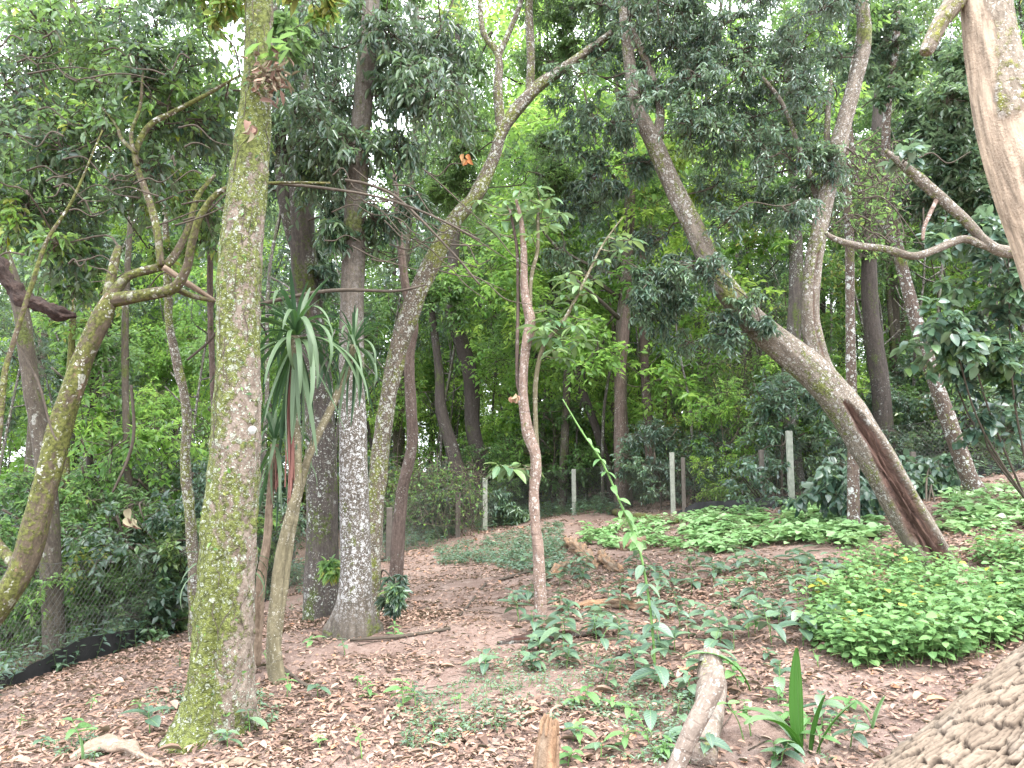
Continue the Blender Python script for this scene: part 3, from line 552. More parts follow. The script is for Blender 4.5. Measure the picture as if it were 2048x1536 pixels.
pole('dark_thin_tree', 'very thin dark tree beyond the fence, right of the green-footed trunk', [(192, 1200, 8), (185, 1040, 7), (178, 880, 6), (185, 700, 5)], 12.5, BM['dark'], cl=[(130, 560, 250, 720, 12, 13, 5, 60)])
pole('bamboo_like_stem', 'slim upright brown stem close behind the big mossy trunk, on its left', [(432, 900, 7), (424, 720, 6), (420, 560, 6), (425, 380, 5)], 10, BM['red'], cl=[(380, 350, 450, 480, 9, 11, 3, 50)])

# N: stripped trunk top right -------------------------------------------------------
N_px = wx([(2330, 1380, 95), (2270, 1060, 88), (2205, 800, 84), (2140, 600, 80), (2098, 480, 77), (2056, 380, 72), (2014, 250, 67), (1983, 100, 58), (1969, 0, 53), (1945, -120, 48), (1900, -300, 40)], .86)
tN = root('stripped_tree', P(*N_px[0][:2], 3.3), 'leaning tree at the top right corner with bark peeled off its smooth tan side', 'tree')
def stripN(TT, SS, q):
    th = ((TT + math.pi) % (2 * math.pi)) - math.pi
    e = .12 * np.sin(SS * 9) + .25 * fbm(np.stack([SS * 8, TT * 0, TT * 0], -1), 4, 3)
    s1 = 1 / (1 + np.exp(-(( NS * (th - N0)) + e) / .03))           # towards image left
    low = 1 / (1 + np.exp((SS - NB - .06 * fbm(np.stack([th * 3, SS * 0, SS * 0], -1), 5, 2)) / .01)); return np.clip(np.maximum(s1 * (np.abs(th) < 2.9), low), 0, 1)
NS, N0, NB = -1, -.62, 2.56
p, r = trunk_path(N_px, 3.3, 300)
def dispN(TT, SS, q):
    m = stripN(TT, SS, q); return (1 - m) * (.055 + .05 * fbm(q * [30, 30, 20], 3, 3)) + m * .03 * fbm(q * [9, 9, 1], 5, 2) - .02 * m * np.exp(-((np.sin(TT * 1.5 + SS)) / .1) ** 2)
m_ = MB(); tube(m_, p, r, 110, dispN, stripN, rough=.03); put('trunk', m_, BM['strip'], tN)
limb(tN, 'broken_branch', [(1935, -30, 22), (1900, 15, 21), (1878, 50, 18), (1856, 95, 15), (1850, 106, 11)], 3.3, BM['strip'], 24, 30, rough=.12)
# Q: thick barked trunk bottom right --------------------------------------------------
NQ = 84
def hsh(a, b, c): return _h(a.astype(np.int64), b.astype(np.int64), np.full(a.shape, c, np.int64), 5)
def plates(U, V0, n, c):
    col = np.floor(U) % n; fu = U - np.floor(U); V = V0 * (.75 + .5 * hsh(col, col * 0, c)) + 9 * hsh(col, col * 0, c + 1); row = np.floor(V); fv = V - row
    tilt = (hsh(col, row, c + 2) - .5) * .5; fv2 = fv + tilt * (fu - .5)
    w0 = .07 + .09 * hsh(col, row, c + 4); e = np.minimum(np.clip(np.minimum(fu, 1 - fu) / w0, 0, 1), np.clip(np.minimum(fv2, 1 - fv2) / .07, 0, 1)); return e, hsh(col, row, c + 3), fu, fv
def dispQ(TT, SS, q):
    w = fbm(np.stack([np.cos(TT) * 2., np.sin(TT) * 2., SS * 1.1], -1), 6, 1); w2 = fbm(np.stack([np.cos(TT) * 9, np.sin(TT) * 9, SS * 7], -1), 16, 2); w3 = fbm(np.stack([np.cos(TT) * 30, np.sin(TT) * 30, SS * 50], -1), 15, 2)
    e1, h1, fu, fv = plates(TT / (2 * math.pi) * NQ + w * 3.0 + w2 * .9 + w3 * .16, SS / .115 + w2 * .6 + w3 * .12, NQ, 11)
    e2, h2, _, _ = plates(TT / (2 * math.pi) * NQ * 2 + w * 4.4 + w2 * 1.2 + w3 * .3 + .5, SS / .07 + w2 * .6 + w3 * .3, NQ * 2, 31)
    crackQ.e = e1 ** .6 * (.6 + .4 * e2) * (.8 + .2 * h1)
    return e1 ** .6 * (.034 + .026 * h1 - .022 * fv + .012 * e2 + .012 * h2) + .05 * w + .02 * w2 + .012 * w3
def crackQ(TT, SS, q): dispQ(TT, SS, q); return crackQ.e
k = NT('thick_plated_bark'); v = k.attr('bark', 'Vector'); mk = k.attr('mask'); f = k.noise(v, 5, 6, .7, (6, 6, 1.5))
c = k.mix(k.rng(f, .3, .7), (.10, .074, .053), (.215, .168, .125)); c = k.mix(k.rng(k.noise(v, 2.5, 3), .5, .7, 0, .6), c, (.22, .195, .165))
c = k.mix(k.rng(mk, .2, .9, .92, 0), c, (.03, .02, .014)); k.col(c); k.bump(k.math('ADD', f, k.noise(v, 90, 3, .6, (1, 1, .4))), .6, .01); k.b.inputs['Roughness'].default_value = .85; k.b.inputs['Specular IOR Level'].default_value = .25
tQ = root('thick_barked_trunk', P(1660, 1760, 2.75), 'very thick trunk with rugged plated tan bark slanting across the bottom right corner', 'tree')
p, r = trunk_path([(1688, 1975, 232), (1822, 1848, 216), (1995, 1690, 203), (2192, 1508, 195), (2350, 1373, 190)], 2.75, 320)
thQ = np.r_[np.linspace(-1.95, .85, 300), np.linspace(.85, 2 * math.pi - 1.95, 40)[1:-1]]
m_ = MB(); tube(m_, p, r, len(thQ), dispQ, crackQ, rough=.02, th=thQ); put('trunk', m_, k.m, tQ)

# side branches hanging into view -----------------------------------------------------
def stick(name, label, cate, px, Y, mat, seg=10, group=None, dY=0., rough=.12, part='wood', disp=None):
    t = root(name, P(*px[0][:2], Y if not isinstance(Y, list) else Y[0]), label, cate, group); an = limb(t, part, px, Y, mat, seg, len(px) * (8 if disp is None else 16), dY=dY, rough=rough, disp=disp); return t, an
tO, aO = stick('hanging_branch', 'crooked brown branch sagging across the right side from behind the stripped trunk', 'branch', [(2150, 530, 16), (2048, 508, 13), (1985, 495, 11), (1930, 440, 10), (1880, 395, 11), (1840, 360, 11), (1800, 325, 8), (1770, 300, 4)], 6.5, BM['lean'], 16)
aO2 = limb(tO, 'branch', [(2000, 500, 9), (1960, 488, 8), (1925, 478, 8), (1870, 500, 8), (1825, 512, 8), (1770, 498, 7), (1710, 490, 7), (1670, 478, 6), (1650, 465, 4)], 6.5, BM['lean'], 12, 60)
aO3 = limb(tO, 'branch', [(1875, 395, 5), (1850, 450, 4), (1845, 480, 3)], 6.5, BM['pink'], 8, 16)
stick('broken_dark_branch', 'dark rotten broken branch hanging in from the left edge', 'branch', [(-60, 470, 16), (0, 540, 15), (40, 590, 14), (80, 608, 12), (110, 625, 14), (128, 628, 12), (150, 630, 5)], 4.8, BM['darkrot'], 36, rough=.4, disp=lambda a, b, q: .9 * fbm(q * [30, 30, 12], 4, 4))
tg, ag = stick('climbing_stem', 'thin green-grey climbing stem leaning right at the far left edge', 'vine', [(-5, 900, 6), (8, 760, 6), (22, 700, 5), (60, 580, 5), (95, 480, 4), (145, 400, 3), (205, 260, 1.5)], 4.6, BM['brown'])
# ---- near crowns -----------------------------------------------------------------
crown(tA, [aA], clusters([(400, -60, 470, 80, 4.9, 5.8, 2, 60), (580, -40, 660, 80, 4.9, 5.8, 2, 60), (200, -250, 700, -60, 4, 6, 8, 80)]), LM['mid'], .085, nt=8, ns=3)
crown(tB, [aB], clusters([(560, 20, 700, 330, 6.6, 8, 11, 85), (750, 0, 900, 230, 6.8, 8, 14, 85), (620, 380, 700, 520, 6.8, 7.6, 2, 45), (700, 130, 860, 330, 6.6, 7.2, 4, 65), (740, 400, 860, 500, 7, 7.8, 3, 50), (520, -200, 950, -20, 6.5, 8, 8, 80)]), LM['dark'], .10, LTN, nt=10, ns=4, nl=6, droop=.6, sub=.55)
crown(tC, [aC, aC2], clusters([(540, 0, 700, 400, 8.6, 10, 15, 85), (430, 250, 600, 420, 9, 10, 5, 60), (620, 380, 680, 560, 8.6, 9.6, 3, 40)]), LM['blue'], .10, LTN, droop=.6)
crown(tD, [aD, aD2, aD3, aD4], clusters([(850, 120, 960, 400, 8.7, 9.5, 13, 60), (1050, 20, 1200, 140, 8.5, 9.3, 7, 50), (1070, 230, 1220, 420, 8.8, 9.8, 8, 55), (1000, -120, 1200, 0, 8, 9, 5, 70)]), LM['mid'], .06, LTN, nl=10)
crown(tE, [aE] + aE2, clusters([(0, 0, 430, 330, 5.9, 7.8, 52, 98), (0, 300, 250, 520, 5.9, 7.5, 13, 76), (250, 330, 430, 520, 6.4, 7.6, 8, 62), (-200, -200, 500, 0, 5, 7, 16, 110), (-200, 0, 0, 500, 5, 7, 8, 100), (300, 120, 460, 360, 6.0, 7, 8, 75), (0, 430, 200, 640, 6, 8, 6, 60)]), LM['canopy'], .082, LT2, nt=9, ns=4, nl=5, droop=.4, sub=.55)
crown(tG, [aG, aG2, aG3, aG4, aG5], clusters([(1120, -20, 1420, 250, 7.4, 9, 34, 64), (1380, -20, 1680, 460, 7.4, 8.8, 50, 66), (1110, 250, 1330, 520, 8, 9, 14, 55), (1270, 500, 1430, 700, 7.4, 8.4, 14, 44), (1420, 590, 1540, 700, 7.6, 8, 5, 34), (1050, -250, 1800, 0, 7.2, 9.5, 22, 90)]), LM['blue'], .066, LTN, nt=9, ns=5, nl=8, droop=.45)
crown(tG, [aG2, aG5], clusters([(1480, 0, 1700, 330, 9, 10, 12, 55), (1330, 230, 1500, 400, 8.5, 9.5, 7, 55)]), LM['bright'], .085, LT2, nt=8, ns=3, nl=6, name='crown')
crown(tH, [aH, aH2], clusters([(1800, 120, 2010, 430, 12, 14, 22, 55), (1690, 0, 1830, 250, 12, 14, 12, 60), (1880, 100, 2060, 450, 11, 13, 18, 60), (1700, -200, 2000, 0, 12, 14, 8, 70)]), LM['dark'], .12)
crown(tO, [aO, aO2, aO3], clusters([(1790, 250, 1870, 330, 6.2, 6.8, 2, 40)]), LM['blue'], .10, LTB, nt=6, ns=2, nl=5)

# ---- bushes and leafy shrubs near the fence --------------------------------------------
def bush(label, foot, cl, lm, L, T=None, nt=10, ns=4, nl=7, droop=.3, name='bush', group=None, nst=5, **kw):
    t = root(name, foot, label, 'shrub', group); st = MB(); an = []
    cs = clusters(cl) if len(cl[0]) == 8 else cl
    for i in range(min(nst, len(cs))):
        c = cs[R.integers(len(cs))][0]; p = cat([foot + [R.normal() * .05, R.normal() * .05, -.05], (foot + c) / 2 + R.normal(size=3) * .12, c], 12)
        tube(st, p, np.linspace(.018, .007, 12), 7); an.append((p, np.linspace(.018, .007, 12)))
    put('stems', st, BM['twig'], t); crown(t, an, cs, LM[lm], L, T, nt, ns, nl, droop, .004, name='foliage', **kw); return t
bush('dark broad-leaved bush at the fence behind the lower hollow leaning tree', GP(1690, 1040, 9), [(1640, 900, 1745, 1025, 11.5, 12.5, 13, 48)], 'blue', .16, LTB, nt=7, ns=3, nl=4, droop=.6)
bush('low dark broad-leaved bush at the foot of the spotted leaning tree', GP(1860, 1010, 9), [(1790, 910, 1920, 985, 12.8, 14, 13, 40)], 'blue', .15, LTB, nt=7, ns=3, nl=4, droop=.6)
bush('tall leafy shrub with big rounded grey-green leaves at the right edge', GP(2060, 1010, 9), [(1850, 450, 2060, 740, 9, 10.5, 30, 52), (1960, 740, 2100, 860, 10, 11.5, 8, 60)], 'blue', .15, LTB, nt=7, ns=3, nl=5, droop=.35)
bush('small shrub with pale leaves in front of the fence net, right of centre', GP(1530, 1010, 12), [(1470, 930, 1560, 1010, 14, 15, 6, 36)], 'blue', .10, LTB, nt=7, ns=3, nl=4)
bush('bamboo-like feathery shrub behind the fence left of the slender pink tree', P(1020, 1050, 20), [(960, 960, 1050, 1050, 19.3, 20.5, 8, 36)], 'blue', .14, LTN, nt=8, ns=4, nl=6, droop=.5)
bush('feathery green tuft at the foot of the dark forked tree', GP(668, 1190), [(650, 1120, 682, 1180, 8, 8.4, 3, 20)], 'mid', .09, LTN, nt=7, ns=3, nl=6, droop=.4)
bush('feathery grass-like tuft right of the white lichen tree foot', GP(770, 1200), [(745, 1120, 800, 1210, 7, 7.8, 4, 24)], 'blue', .09, LTN, nt=7, ns=3, nl=6, droop=.4)

# ---- dracaenas --------------------------------------------------------------------------
def blade(L, w, arch, up, n=12, seed=0):
    """one strap leaf along +X that rises by `up` and bends down by `arch`"""
    x = np.linspace(0, 1, n); ang = up - arch * x ** 1.1; dx = np.cos(ang); dz = np.sin(ang); X = np.r_[0, np.cumsum(dx[:-1])] * L / (n - 1); Z = np.r_[0, np.cumsum(dz[:-1])] * L / (n - 1)
    ww = w * np.clip(np.sin(np.pi * np.clip(x * .86 + .12, 0, 1)) ** .6, .04, 1); m_ = MB(); v = []; uv = []
    for i in range(n):
        nx, nz = -dz[i], dx[i]
        for s, kz in ((-1, .18), (0, 0), (1, .18)): v.append((X[i] + nx * kz * ww[i], s * ww[i] / 2, Z[i] + nz * kz * ww[i])); uv.append((x[i], .5 + s * .5))
    f = [(3 * i + j, 3 * i + j + 1, 3 * i + j + 4, 3 * i + j + 3) for i in range(n - 1) for j in (0, 1)]
    m_.add(v, f, np.repeat(np.clip(1 - x * 1.2, 0, 1) * .3 + .3, 3), uv=np.array(uv)); return m_
BL = {}
for kk, (L, w, ar, up) in {'up': (.46, .036, .6, 1.35), 'mid': (.66, .036, 2.4, 1.0), 'out': (.72, .038, 2.9, .55), 'down': (.80, .040, 1.6, -.1), 'hang': (.84, .040, .3, -1.27)}.items():
    BL[kk] = [blade(L * q, w, ar * a2, up).mesh('strap_leaf', LM['blade']) for q, a2 in ((1, 1), (.85, 1.15), (1.1, .9))]
def dracaena(label, foot, path, Y, cu, size, counts, roots=None, bark='stem'):
    t = root('dracaena', foot, label, 'plant', 'strap-leaved dracaenas beside the mossy tree')
    limb(t, 'stem', path, Y, BM[bark], 14, 60, rough=.12)
    for kk, nn in counts.items():
        for i in range(nn):
            o = link('leaf', BL[kk][i % 3], t); az = i / nn * 6.283 + R.normal() * .25
            o.rotation_euler = (R.normal() * .12, R.normal() * .12, az); o.scale = [size * R.uniform(.85, 1.15)] * 3
            o.location = [float(q) for q in (cu - np.array(t.location) + [math.cos(az) * .012, math.sin(az) * .012, {'up': .05, 'mid': .03, 'out': 0, 'down': -.03, 'hang': -.06}[kk] * size])]
    if roots:
        m_ = MB(); n = roots[0]; a = R.random(n) * 6.28; rr = .035 * np.sqrt(R.random(n)); p = []
        for i in range(n):
            b = cu + [math.cos(a[i]) * rr[i], math.sin(a[i]) * rr[i], -.1]; p.append([b, b + [R.normal() * .006, 0, -roots[1] * .4], b + [R.normal() * .01, 0, -roots[1] * R.uniform(.7, 1)]])
        batch_tubes(m_, np.array(p), np.full((n, 3), .0055), 4); put('hanging_roots', m_, M_root, t)
cu = P(592, 672, 5.9)
dracaena('tallest dracaena with long drooping dark leaves and reddish hanging fibres', GP(557, 1345), [(560, 1372, 13), (548, 1260, 13), (560, 1120, 11), (580, 1030, 9), (596, 960, 8), (592, 850, 8), (590, 740, 9), (592, 672, 11)], 5.9, cu, 1.0, {'up': 10, 'mid': 14, 'out': 16, 'down': 18, 'hang': 24}, (34, 1.25))
cu2 = P(707, 690, 6.3)
dracaena('dracaena on a slanting thin stem leaning right in front of the white lichen tree', GP(560, 1340), [(557, 1375, 15), (548, 1290, 15), (568, 1150, 11), (592, 1010, 9), (622, 900, 8), (660, 820, 8), (690, 750, 8), (707, 690, 9)], [5.95, 5.95, 6.0, 6.1, 6.1, 6.2, 6.3, 6.3], cu2, .68, {'up': 9, 'mid': 10, 'out': 10, 'down': 10, 'hang': 12})
cu3 = P(549, 888, 6.3)
dracaena('short dracaena tuft low between the mossy tree and the tallest dracaena', GP(528, 1300), [(512, 1330, 10), (520, 1180, 10), (534, 1080, 8), (540, 1000, 7), (549, 888, 8)], 6.3, cu3, .72, {'up': 11, 'mid': 9, 'out': 8, 'down': 6, 'hang': 9}, (12, .3), 'dead')
cu4 = P(455, 1150, 5.9)
dracaena('arching strap-leaved plant half hidden behind the mossy tree', GP(470, 1330), [(480, 1350, 8), (470, 1250, 8), (458, 1150, 8)], 5.9, cu4, .75, {'mid': 9, 'out': 9, 'up': 3})

# ---- fence --------------------------------------------------------------------------------
fence_px = [(-420, 1330, 6.2), (-120, 1420, 7.0), (40, 1345, 8.2), (360, 1258, 11), (560, 1170, 13.5), (770, 1115, 16), (970, 1056, 19), (1148, 1028, 20), (1345, 1030, 17), (1582, 992, 15.2), (1780, 960, 14.6), (2020, 930, 14.4), (2350, 900, 13.6)]
FP = []
for (u, v, Y) in fence_px:
    q = P(u, v, Y); FP.append([q[0], q[1]])
FP = cat(FP, 400); fs = np.r_[0, np.cumsum(np.linalg.norm(np.diff(FP, axis=0), axis=1))]; FL = fs[-1]
def fpt(s, h):
    s = np.asarray(s, float); h = np.asarray(h, float); x = np.interp(s, fs, FP[:, 0]); y = np.interp(s, fs, FP[:, 1])
    w = .10 * fbm(np.stack([s * .7, h * 1.3, s * 0], -1), 6, 2); return np.stack([x, y + w, G(x, y) + h * (1 + .16 * vnoise(np.stack([s * .5, s * 0, s * 0], -1), 3))], -1)
tF = root('wire_fence', [*FP[200], float(G(*FP[200]))], 'low wire net fence on pale concrete posts with black cloth along its foot', 'fence')
HF = 1.15
m_ = MB(); sp = .085; n = int(FL / sp); K = 8
for dr in (1, -1):
    s0 = np.arange(-12, n + 12) * sp; h = np.linspace(0.02, HF, K)[None]; s = s0[:, None] + dr * h; s = np.clip(s, 0, FL)
    batch_tubes(m_, fpt(s, np.broadcast_to(h, s.shape)), np.full(s.shape, .0019), 3)
for hh in list(np.arange(.08, .62, .045)) + [HF]:
    s = np.linspace(0, FL, 700); batch_tubes(m_, fpt(s, hh + .01 * np.sin(s * 3 + hh * 40))[None], np.full((1, 700), .0017 if hh < 1 else .0035), 3)
s = np.arange(0, FL, .09)[:, None] + np.zeros((1, 4)); batch_tubes(m_, fpt(s, np.broadcast_to(np.linspace(0, .6, 4)[None], s.shape)), np.full(s.shape, .0014), 3)
put('wire_net', m_, M_wire, tF)
m_ = MB(); s = np.linspace(0, FL, 500); S_, H_ = np.meshgrid(s, np.linspace(0, 1, 6)); uS = np.interp(S_, fs, FP[:, 0] / FP[:, 1] * F + 1024); top = (.26 + .2 * vnoise(np.stack([S_ * .9, S_ * 0, S_ * 0], -1), 8)) * (.12 + .88 * np.clip((620 - uS) / 200, 0, 1) + .88 * np.clip((uS - 1330) / 60, 0, 1))
v = fpt(S_, H_ * top - .05) + np.stack([0 * S_, -.03 - .05 * fbm(np.stack([S_ * 4, H_ * 2, S_ * 0], -1), 2, 2), 0 * S_], -1); i_ = np.arange(S_.size).reshape(S_.shape)
m_.add(v.reshape(-1, 3), np.stack([i_[:-1, :-1], i_[:-1, 1:], i_[1:, 1:], i_[1:, :-1]], -1).reshape(-1, 4)); v2 = v + [0, .006, 0]
m_.add(v2.reshape(-1, 3), np.stack([i_[:-1, :-1], i_[1:, :-1], i_[1:, 1:], i_[:-1, 1:]], -1).reshape(-1, 4)); put('cloth_strip', m_, M_cloth, tF)
def post(b, h, w, lean, mat, lab=None):
    m_ = MB(); x = w / 2; c = .12 * w; ring = [(-x + c, -x), (x - c, -x), (x, -x + c), (x, x - c), (x - c, x), (-x + c, x), (-x, x - c), (-x, -x + c)]
    zs = [-.25, 0, h * .5, h - .01, h]; v = []
    for i, z in enumerate(zs):
        k_ = .94 if i == 4 else 1
        for (a, q) in ring: v.append((b[0] + a * k_ + lean[0] * z / h + R.normal() * .0015, b[1] + q * k_ + lean[1] * z / h, b[2] + z))
    f = [(i * 8 + j, i * 8 + (j + 1) % 8, i * 8 + 8 + (j + 1) % 8, i * 8 + 8 + j) for i in range(4) for j in range(8)]
    m_.add(v, f); m_.faces([[32 + j for j in range(8)]]); put('post', m_, mat, tF, smooth=False, label=lab)
def fpost(u, vt, vb, Y, w, mat=None, lean=0., lab=None):
    q = P(u, vb, Y); g = np.array([q[0], q[1] - .03, float(G(q[0], q[1]))]); h = P(u, vt, Y)[2] - g[2]; post(g, max(h, .7), w, (lean, 0), mat or M_post, lab)
fpost(362, 1093, 1258, 11, .10, lean=-.03, lab='leaning pale concrete post left of the mossy tree'); fpost(970, 956, 1056, 19, .12); fpost(1148, 938, 1028, 20, .11); fpost(1346, 905, 1030, 17, .10); fpost(1582, 862, 992, 15.2, .11)
fpost(916, 985, 1080, 18, .12, M_darkpost); fpost(1368, 915, 1028, 16.8, .08, M_darkpost, lab='dark wooden post beside a concrete one'); fpost(778, 1015, 1110, 16, .12, M_darkpost); fpost(1525, 900, 1000, 15.6, .09, M_darkpost); fpost(-60, 1200, 1380, 7.4, .10); fpost(2090, 800, 930, 14, .10)
fpost(1826, 905, 960, 14.5, .1, M_darkpost)

# ---- forest beyond the fence ------------------------------------------------------------------
def far_tree(name, label, H, rw, cr, ncl, L, lm, bk, low=.35, nt=8, ns=4, nl=6, T=None, rc=1.3, lean=.6, ell=1.0, cat_='tree'):
    t = root(name, (0, 0, 0), label, cat_); q = np.array([[0, 0, -.4], [R.normal() * .15, R.normal() * .15, H * .25], [R.normal() * lean * .5, R.normal() * lean * .5, H * .55], [R.normal() * lean, R.normal() * lean, H * .95]])
    p = cat(q, 26); r = np.interp(np.linspace(0, 1, 26), [0, .05, .5, 1], [rw * 1.3, rw, rw * .7, rw * .2]); m_ = MB(); tube(m_, p, r, 9, rough=.12); an = [(p, r)]
    for i in range(4):
        k_ = R.integers(10, 22); a = R.random() * 6.28; e = p[k_] + np.array([math.cos(a), math.sin(a), .7]) * cr * R.uniform(.4, .7); pb = cat([p[k_], (p[k_] + e) / 2 + R.normal(size=3) * .2, e], 8); rb = np.linspace(r[k_] * .5, .02, 8); tube(m_, pb, rb, 6); an.append((pb, rb))
    cl = []
    for _ in range(ncl):
        z = R.uniform(low, 1) * H; w = math.sin(math.pi * min(.97, max(.12, (z / H - low * .6) / (1.05 - low * .6)))) ** .6 * cr; a = R.random() * 6.28; rr = w * math.sqrt(R.random())
        k_ = int(min(25, z / H * 25)); cl.append((np.array([p[k_][0] + math.cos(a) * rr, p[k_][1] + math.sin(a) * rr, z]), rc * R.uniform(.6, 1.2)))
    crown(t, an, cl, LM[lm], L, T or LT0, nt, ns, nl, .3, .008, twmb=m_, subtw=H < 5); put('trunk', m_, BM[bk], t); return t
FT = [far_tree('broadleaf_tree', '', 15, .16, 3.8, 50, .17, 'bright', 'far', .18, 10, 5, 7), far_tree('broadleaf_tree', '', 12, .12, 3.2, 40, .16, 'mid', 'far', .15, 10, 5, 7), far_tree('broadleaf_tree', '', 17, .2, 4.4, 50, .18, 'mid', 'dark', .25, 10, 5, 7),
      far_tree('broadleaf_tree', '', 10, .08, 2.6, 34, .14, 'bright', 'red', .12, 10, 5, 7, T=LT0N), far_tree('broadleaf_tree', '', 14, .14, 3.6, 44, .16, 'dark', 'far', .22, 10, 5, 7, T=LT0N), far_tree('broadleaf_tree', '', 9, .055, 1.7, 16, .12, 'mid', 'dark', .4, 9, 5, 7, rc=.9)]
FT += [far_tree('broadleaf_tree', '', 26, .17, 4.2, 44, .15, 'mid', 'far', .42, 9, 5, 7, rc=1.6), far_tree('broadleaf_tree', '', 23, .14, 4.0, 44, .13, 'dark', 'dark', .4, 9, 5, 7, T=LT0N, rc=1.5), far_tree('broadleaf_tree', '', 11, .05, 1.2, 7, .12, 'dark', 'darkl', .6, 8, 4, 7, rc=.8)]
FS = [far_tree('shrub', '', 2.8, .03, 1.3, 24, .11, 'mid', 'twig', .06, 8, 4, 7, rc=.6, lean=.2, cat_='shrub'), far_tree('shrub', '', 2.0, .025, 1.2, 20, .12, 'dark', 'twig', .06, 8, 4, 7, rc=.55, lean=.2, cat_='shrub'),
      far_tree('shrub', '', 3.8, .035, 1.3, 28, .12, 'bright', 'twig', .06, 8, 4, 7, rc=.65, lean=.3, cat_='shrub'), far_tree('shrub', '', 2.6, .03, 1.1, 22, .13, 'blue', 'twig', .06, 8, 4, 7, T=LT0N, rc=.55, lean=.2, cat_='shrub')]
look_t = ['tall yellow-green tree', 'middling green tree', 'spreading dark-trunked tree', 'small reddish-trunked tree', 'dark narrow-leaved tree', 'thin dark-stemmed tree', 'lofty green tree', 'lofty dark-leaved tree', 'pole-thin tree']
look_s = ['green shrub', 'dark green shrub', 'yellow-green shrub', 'blue-green shrub']
marks = [(-9999, 'past the left edge'), (0, 'at the left edge'), (110, 'behind the leaning branched tree'), (260, 'beside the winding tree'), (400, 'behind the big mossy trunk'), (520, 'behind the dracaenas'), (620, 'behind the white lichen tree'), (740, 'behind the curved tree'), (850, 'behind the dark forked trunk'), (980, 'behind the slender pink tree'), (1100, 'behind the slim green shoot'), (1210, 'behind the tall reddish tree'), (1330, 'right of the thin brown tree'), (1450, 'over the lime ground cover'), (1570, 'behind the grey cracked trunk'), (1680, 'behind the forked grey stem'), (1800, 'behind the spotted leaning tree'), (1930, 'behind the grey-green shrub'), (2048, 'past the right edge')]
used = {}
def scat(protos, looks, kind, n, Y0, Y1, wts, smin, smax, group, minD=1.0, umin=-200, umax=2250):
    done = []; k_ = 0; tries = 0
    while k_ < n and tries < n * 30:
        tries += 1; Y = (Y0 ** 1.6 + R.random() * (Y1 ** 1.6 - Y0 ** 1.6)) ** (1 / 1.6); u = R.uniform(umin, umax); x = (u - 1024) / F * Y
        sf = np.interp(x, FP[:, 0], FP[:, 1]) if -7 < x < 12 else 9
        if Y < sf + .9 or any((x - a) ** 2 + (Y - b) ** 2 < (minD * (1 + Y / 40)) ** 2 for a, b in done): continue
        done.append((x, Y)); mk_ = [m for (a, m) in marks if u > a][-1]; far_ = 'just past the fence' if Y < 22 else 'some way past the fence' if Y < 34 else 'farther past the fence' if Y < 52 else 'farthest past the fence'
        for _ in range(12):
            i = R.choice(len(protos), p=np.array(wts) / sum(wts)); s = R.uniform(smin, smax); sz_ = ['stunted ', 'low ', '', 'bigger ', 'biggest '][int((s - smin) / (smax - smin) * 4.999)]; lab_ = f"{sz_}{looks[i]} {far_}, {mk_}"
            if lab_ not in used: break
        used[lab_] = 1
        first = (id(protos[i]) not in used); o = protos[i] if first else copy_tree(protos[i]); used[id(protos[i])] = 1
        o.location = (x, Y, float(G(x, Y))); o.rotation_euler = (0, 0, R.random() * 6.28); s = s * (1 + max(0, Y - 22) / 75); o.scale = (s, s, s * R.uniform(.9, 1.15))
        o['label'] = lab_; o['group'] = group; k_ += 1
scat(FT[6:8], look_t[6:8], 'tree', 24, 22, 48, [3, 2], .9, 1.2, 'forest trees beyond the fence', 2.2)
scat(FT, look_t, 'tree', 200, 20, 95, [4, 2.5, 1.5, 4, .7, 4, 0, 0, 5], .8, 1.2, 'forest trees beyond the fence', 1.4)
scat(FT[8:], look_t[8:], 'tree', 120, 13, 40, [1], .7, 1.15, 'thin pole-like trees beyond the fence', .5)
scat(FS, look_s, 'shrub', 190, 12, 50, [4, 3.4, 2.4, 3], .7, 1.15, 'understory shrubs beyond the fence', .75)
scat(FS, look_s, 'shrub', 34, 15.5, 23, [2, 4, 1, 4], .5, .8, 'understory shrubs beyond the fence', .35, 820, 1900)
scat(FS, look_s, 'shrub', 50, 10, 20, [2, 4, .5, 4], .7, 1.1, 'understory shrubs beyond the fence', .6, -250, 560)

for o_ in FT + FS:
    if id(o_) not in used:
        for q_ in list(o_.children): bpy.data.objects.remove(q_)
        bpy.data.objects.remove(o_)
# ---- vines hanging between trunks ---------------------------------------------------------------
def vine(label, px, Y, mat='twig'): stick('hanging_vine', label, 'vine', px, Y, BM[mat], 6, 'thin vines and bare twigs between the trunks', rough=.05, part='stem')
vine('thin bare vine crossing from the mossy tree to the pink tree', [(520, 365, 3), (640, 375, 3), (760, 395, 2.5), (860, 430, 2.5), (960, 480, 2)], 5.6)
vine('thin bent twig below the crooked branches at left', [(262, 770, 3), (268, 860, 3), (255, 920, 3), (225, 985, 2)], 7)
vine('slanting bare twig left of the winding tree', [(375, 720, 2.5), (420, 680, 2.5), (455, 630, 2)], 8); vine('drooping pale twig at far left', [(30, 680, 2.5), (75, 760, 2.5), (100, 850, 2), (112, 880, 1.5)], 5)
vine('horizontal bare branch linking the mossy and lichen trees', [(515, 610, 4), (590, 592, 4), (680, 580, 4), (790, 582, 3), (850, 570, 2)], 6.4)
vine('long dangling twig over the curved tree', [(690, 360, 3), (740, 370, 3), (800, 400, 3), (900, 500, 2.5), (960, 570, 2)], 6.3)
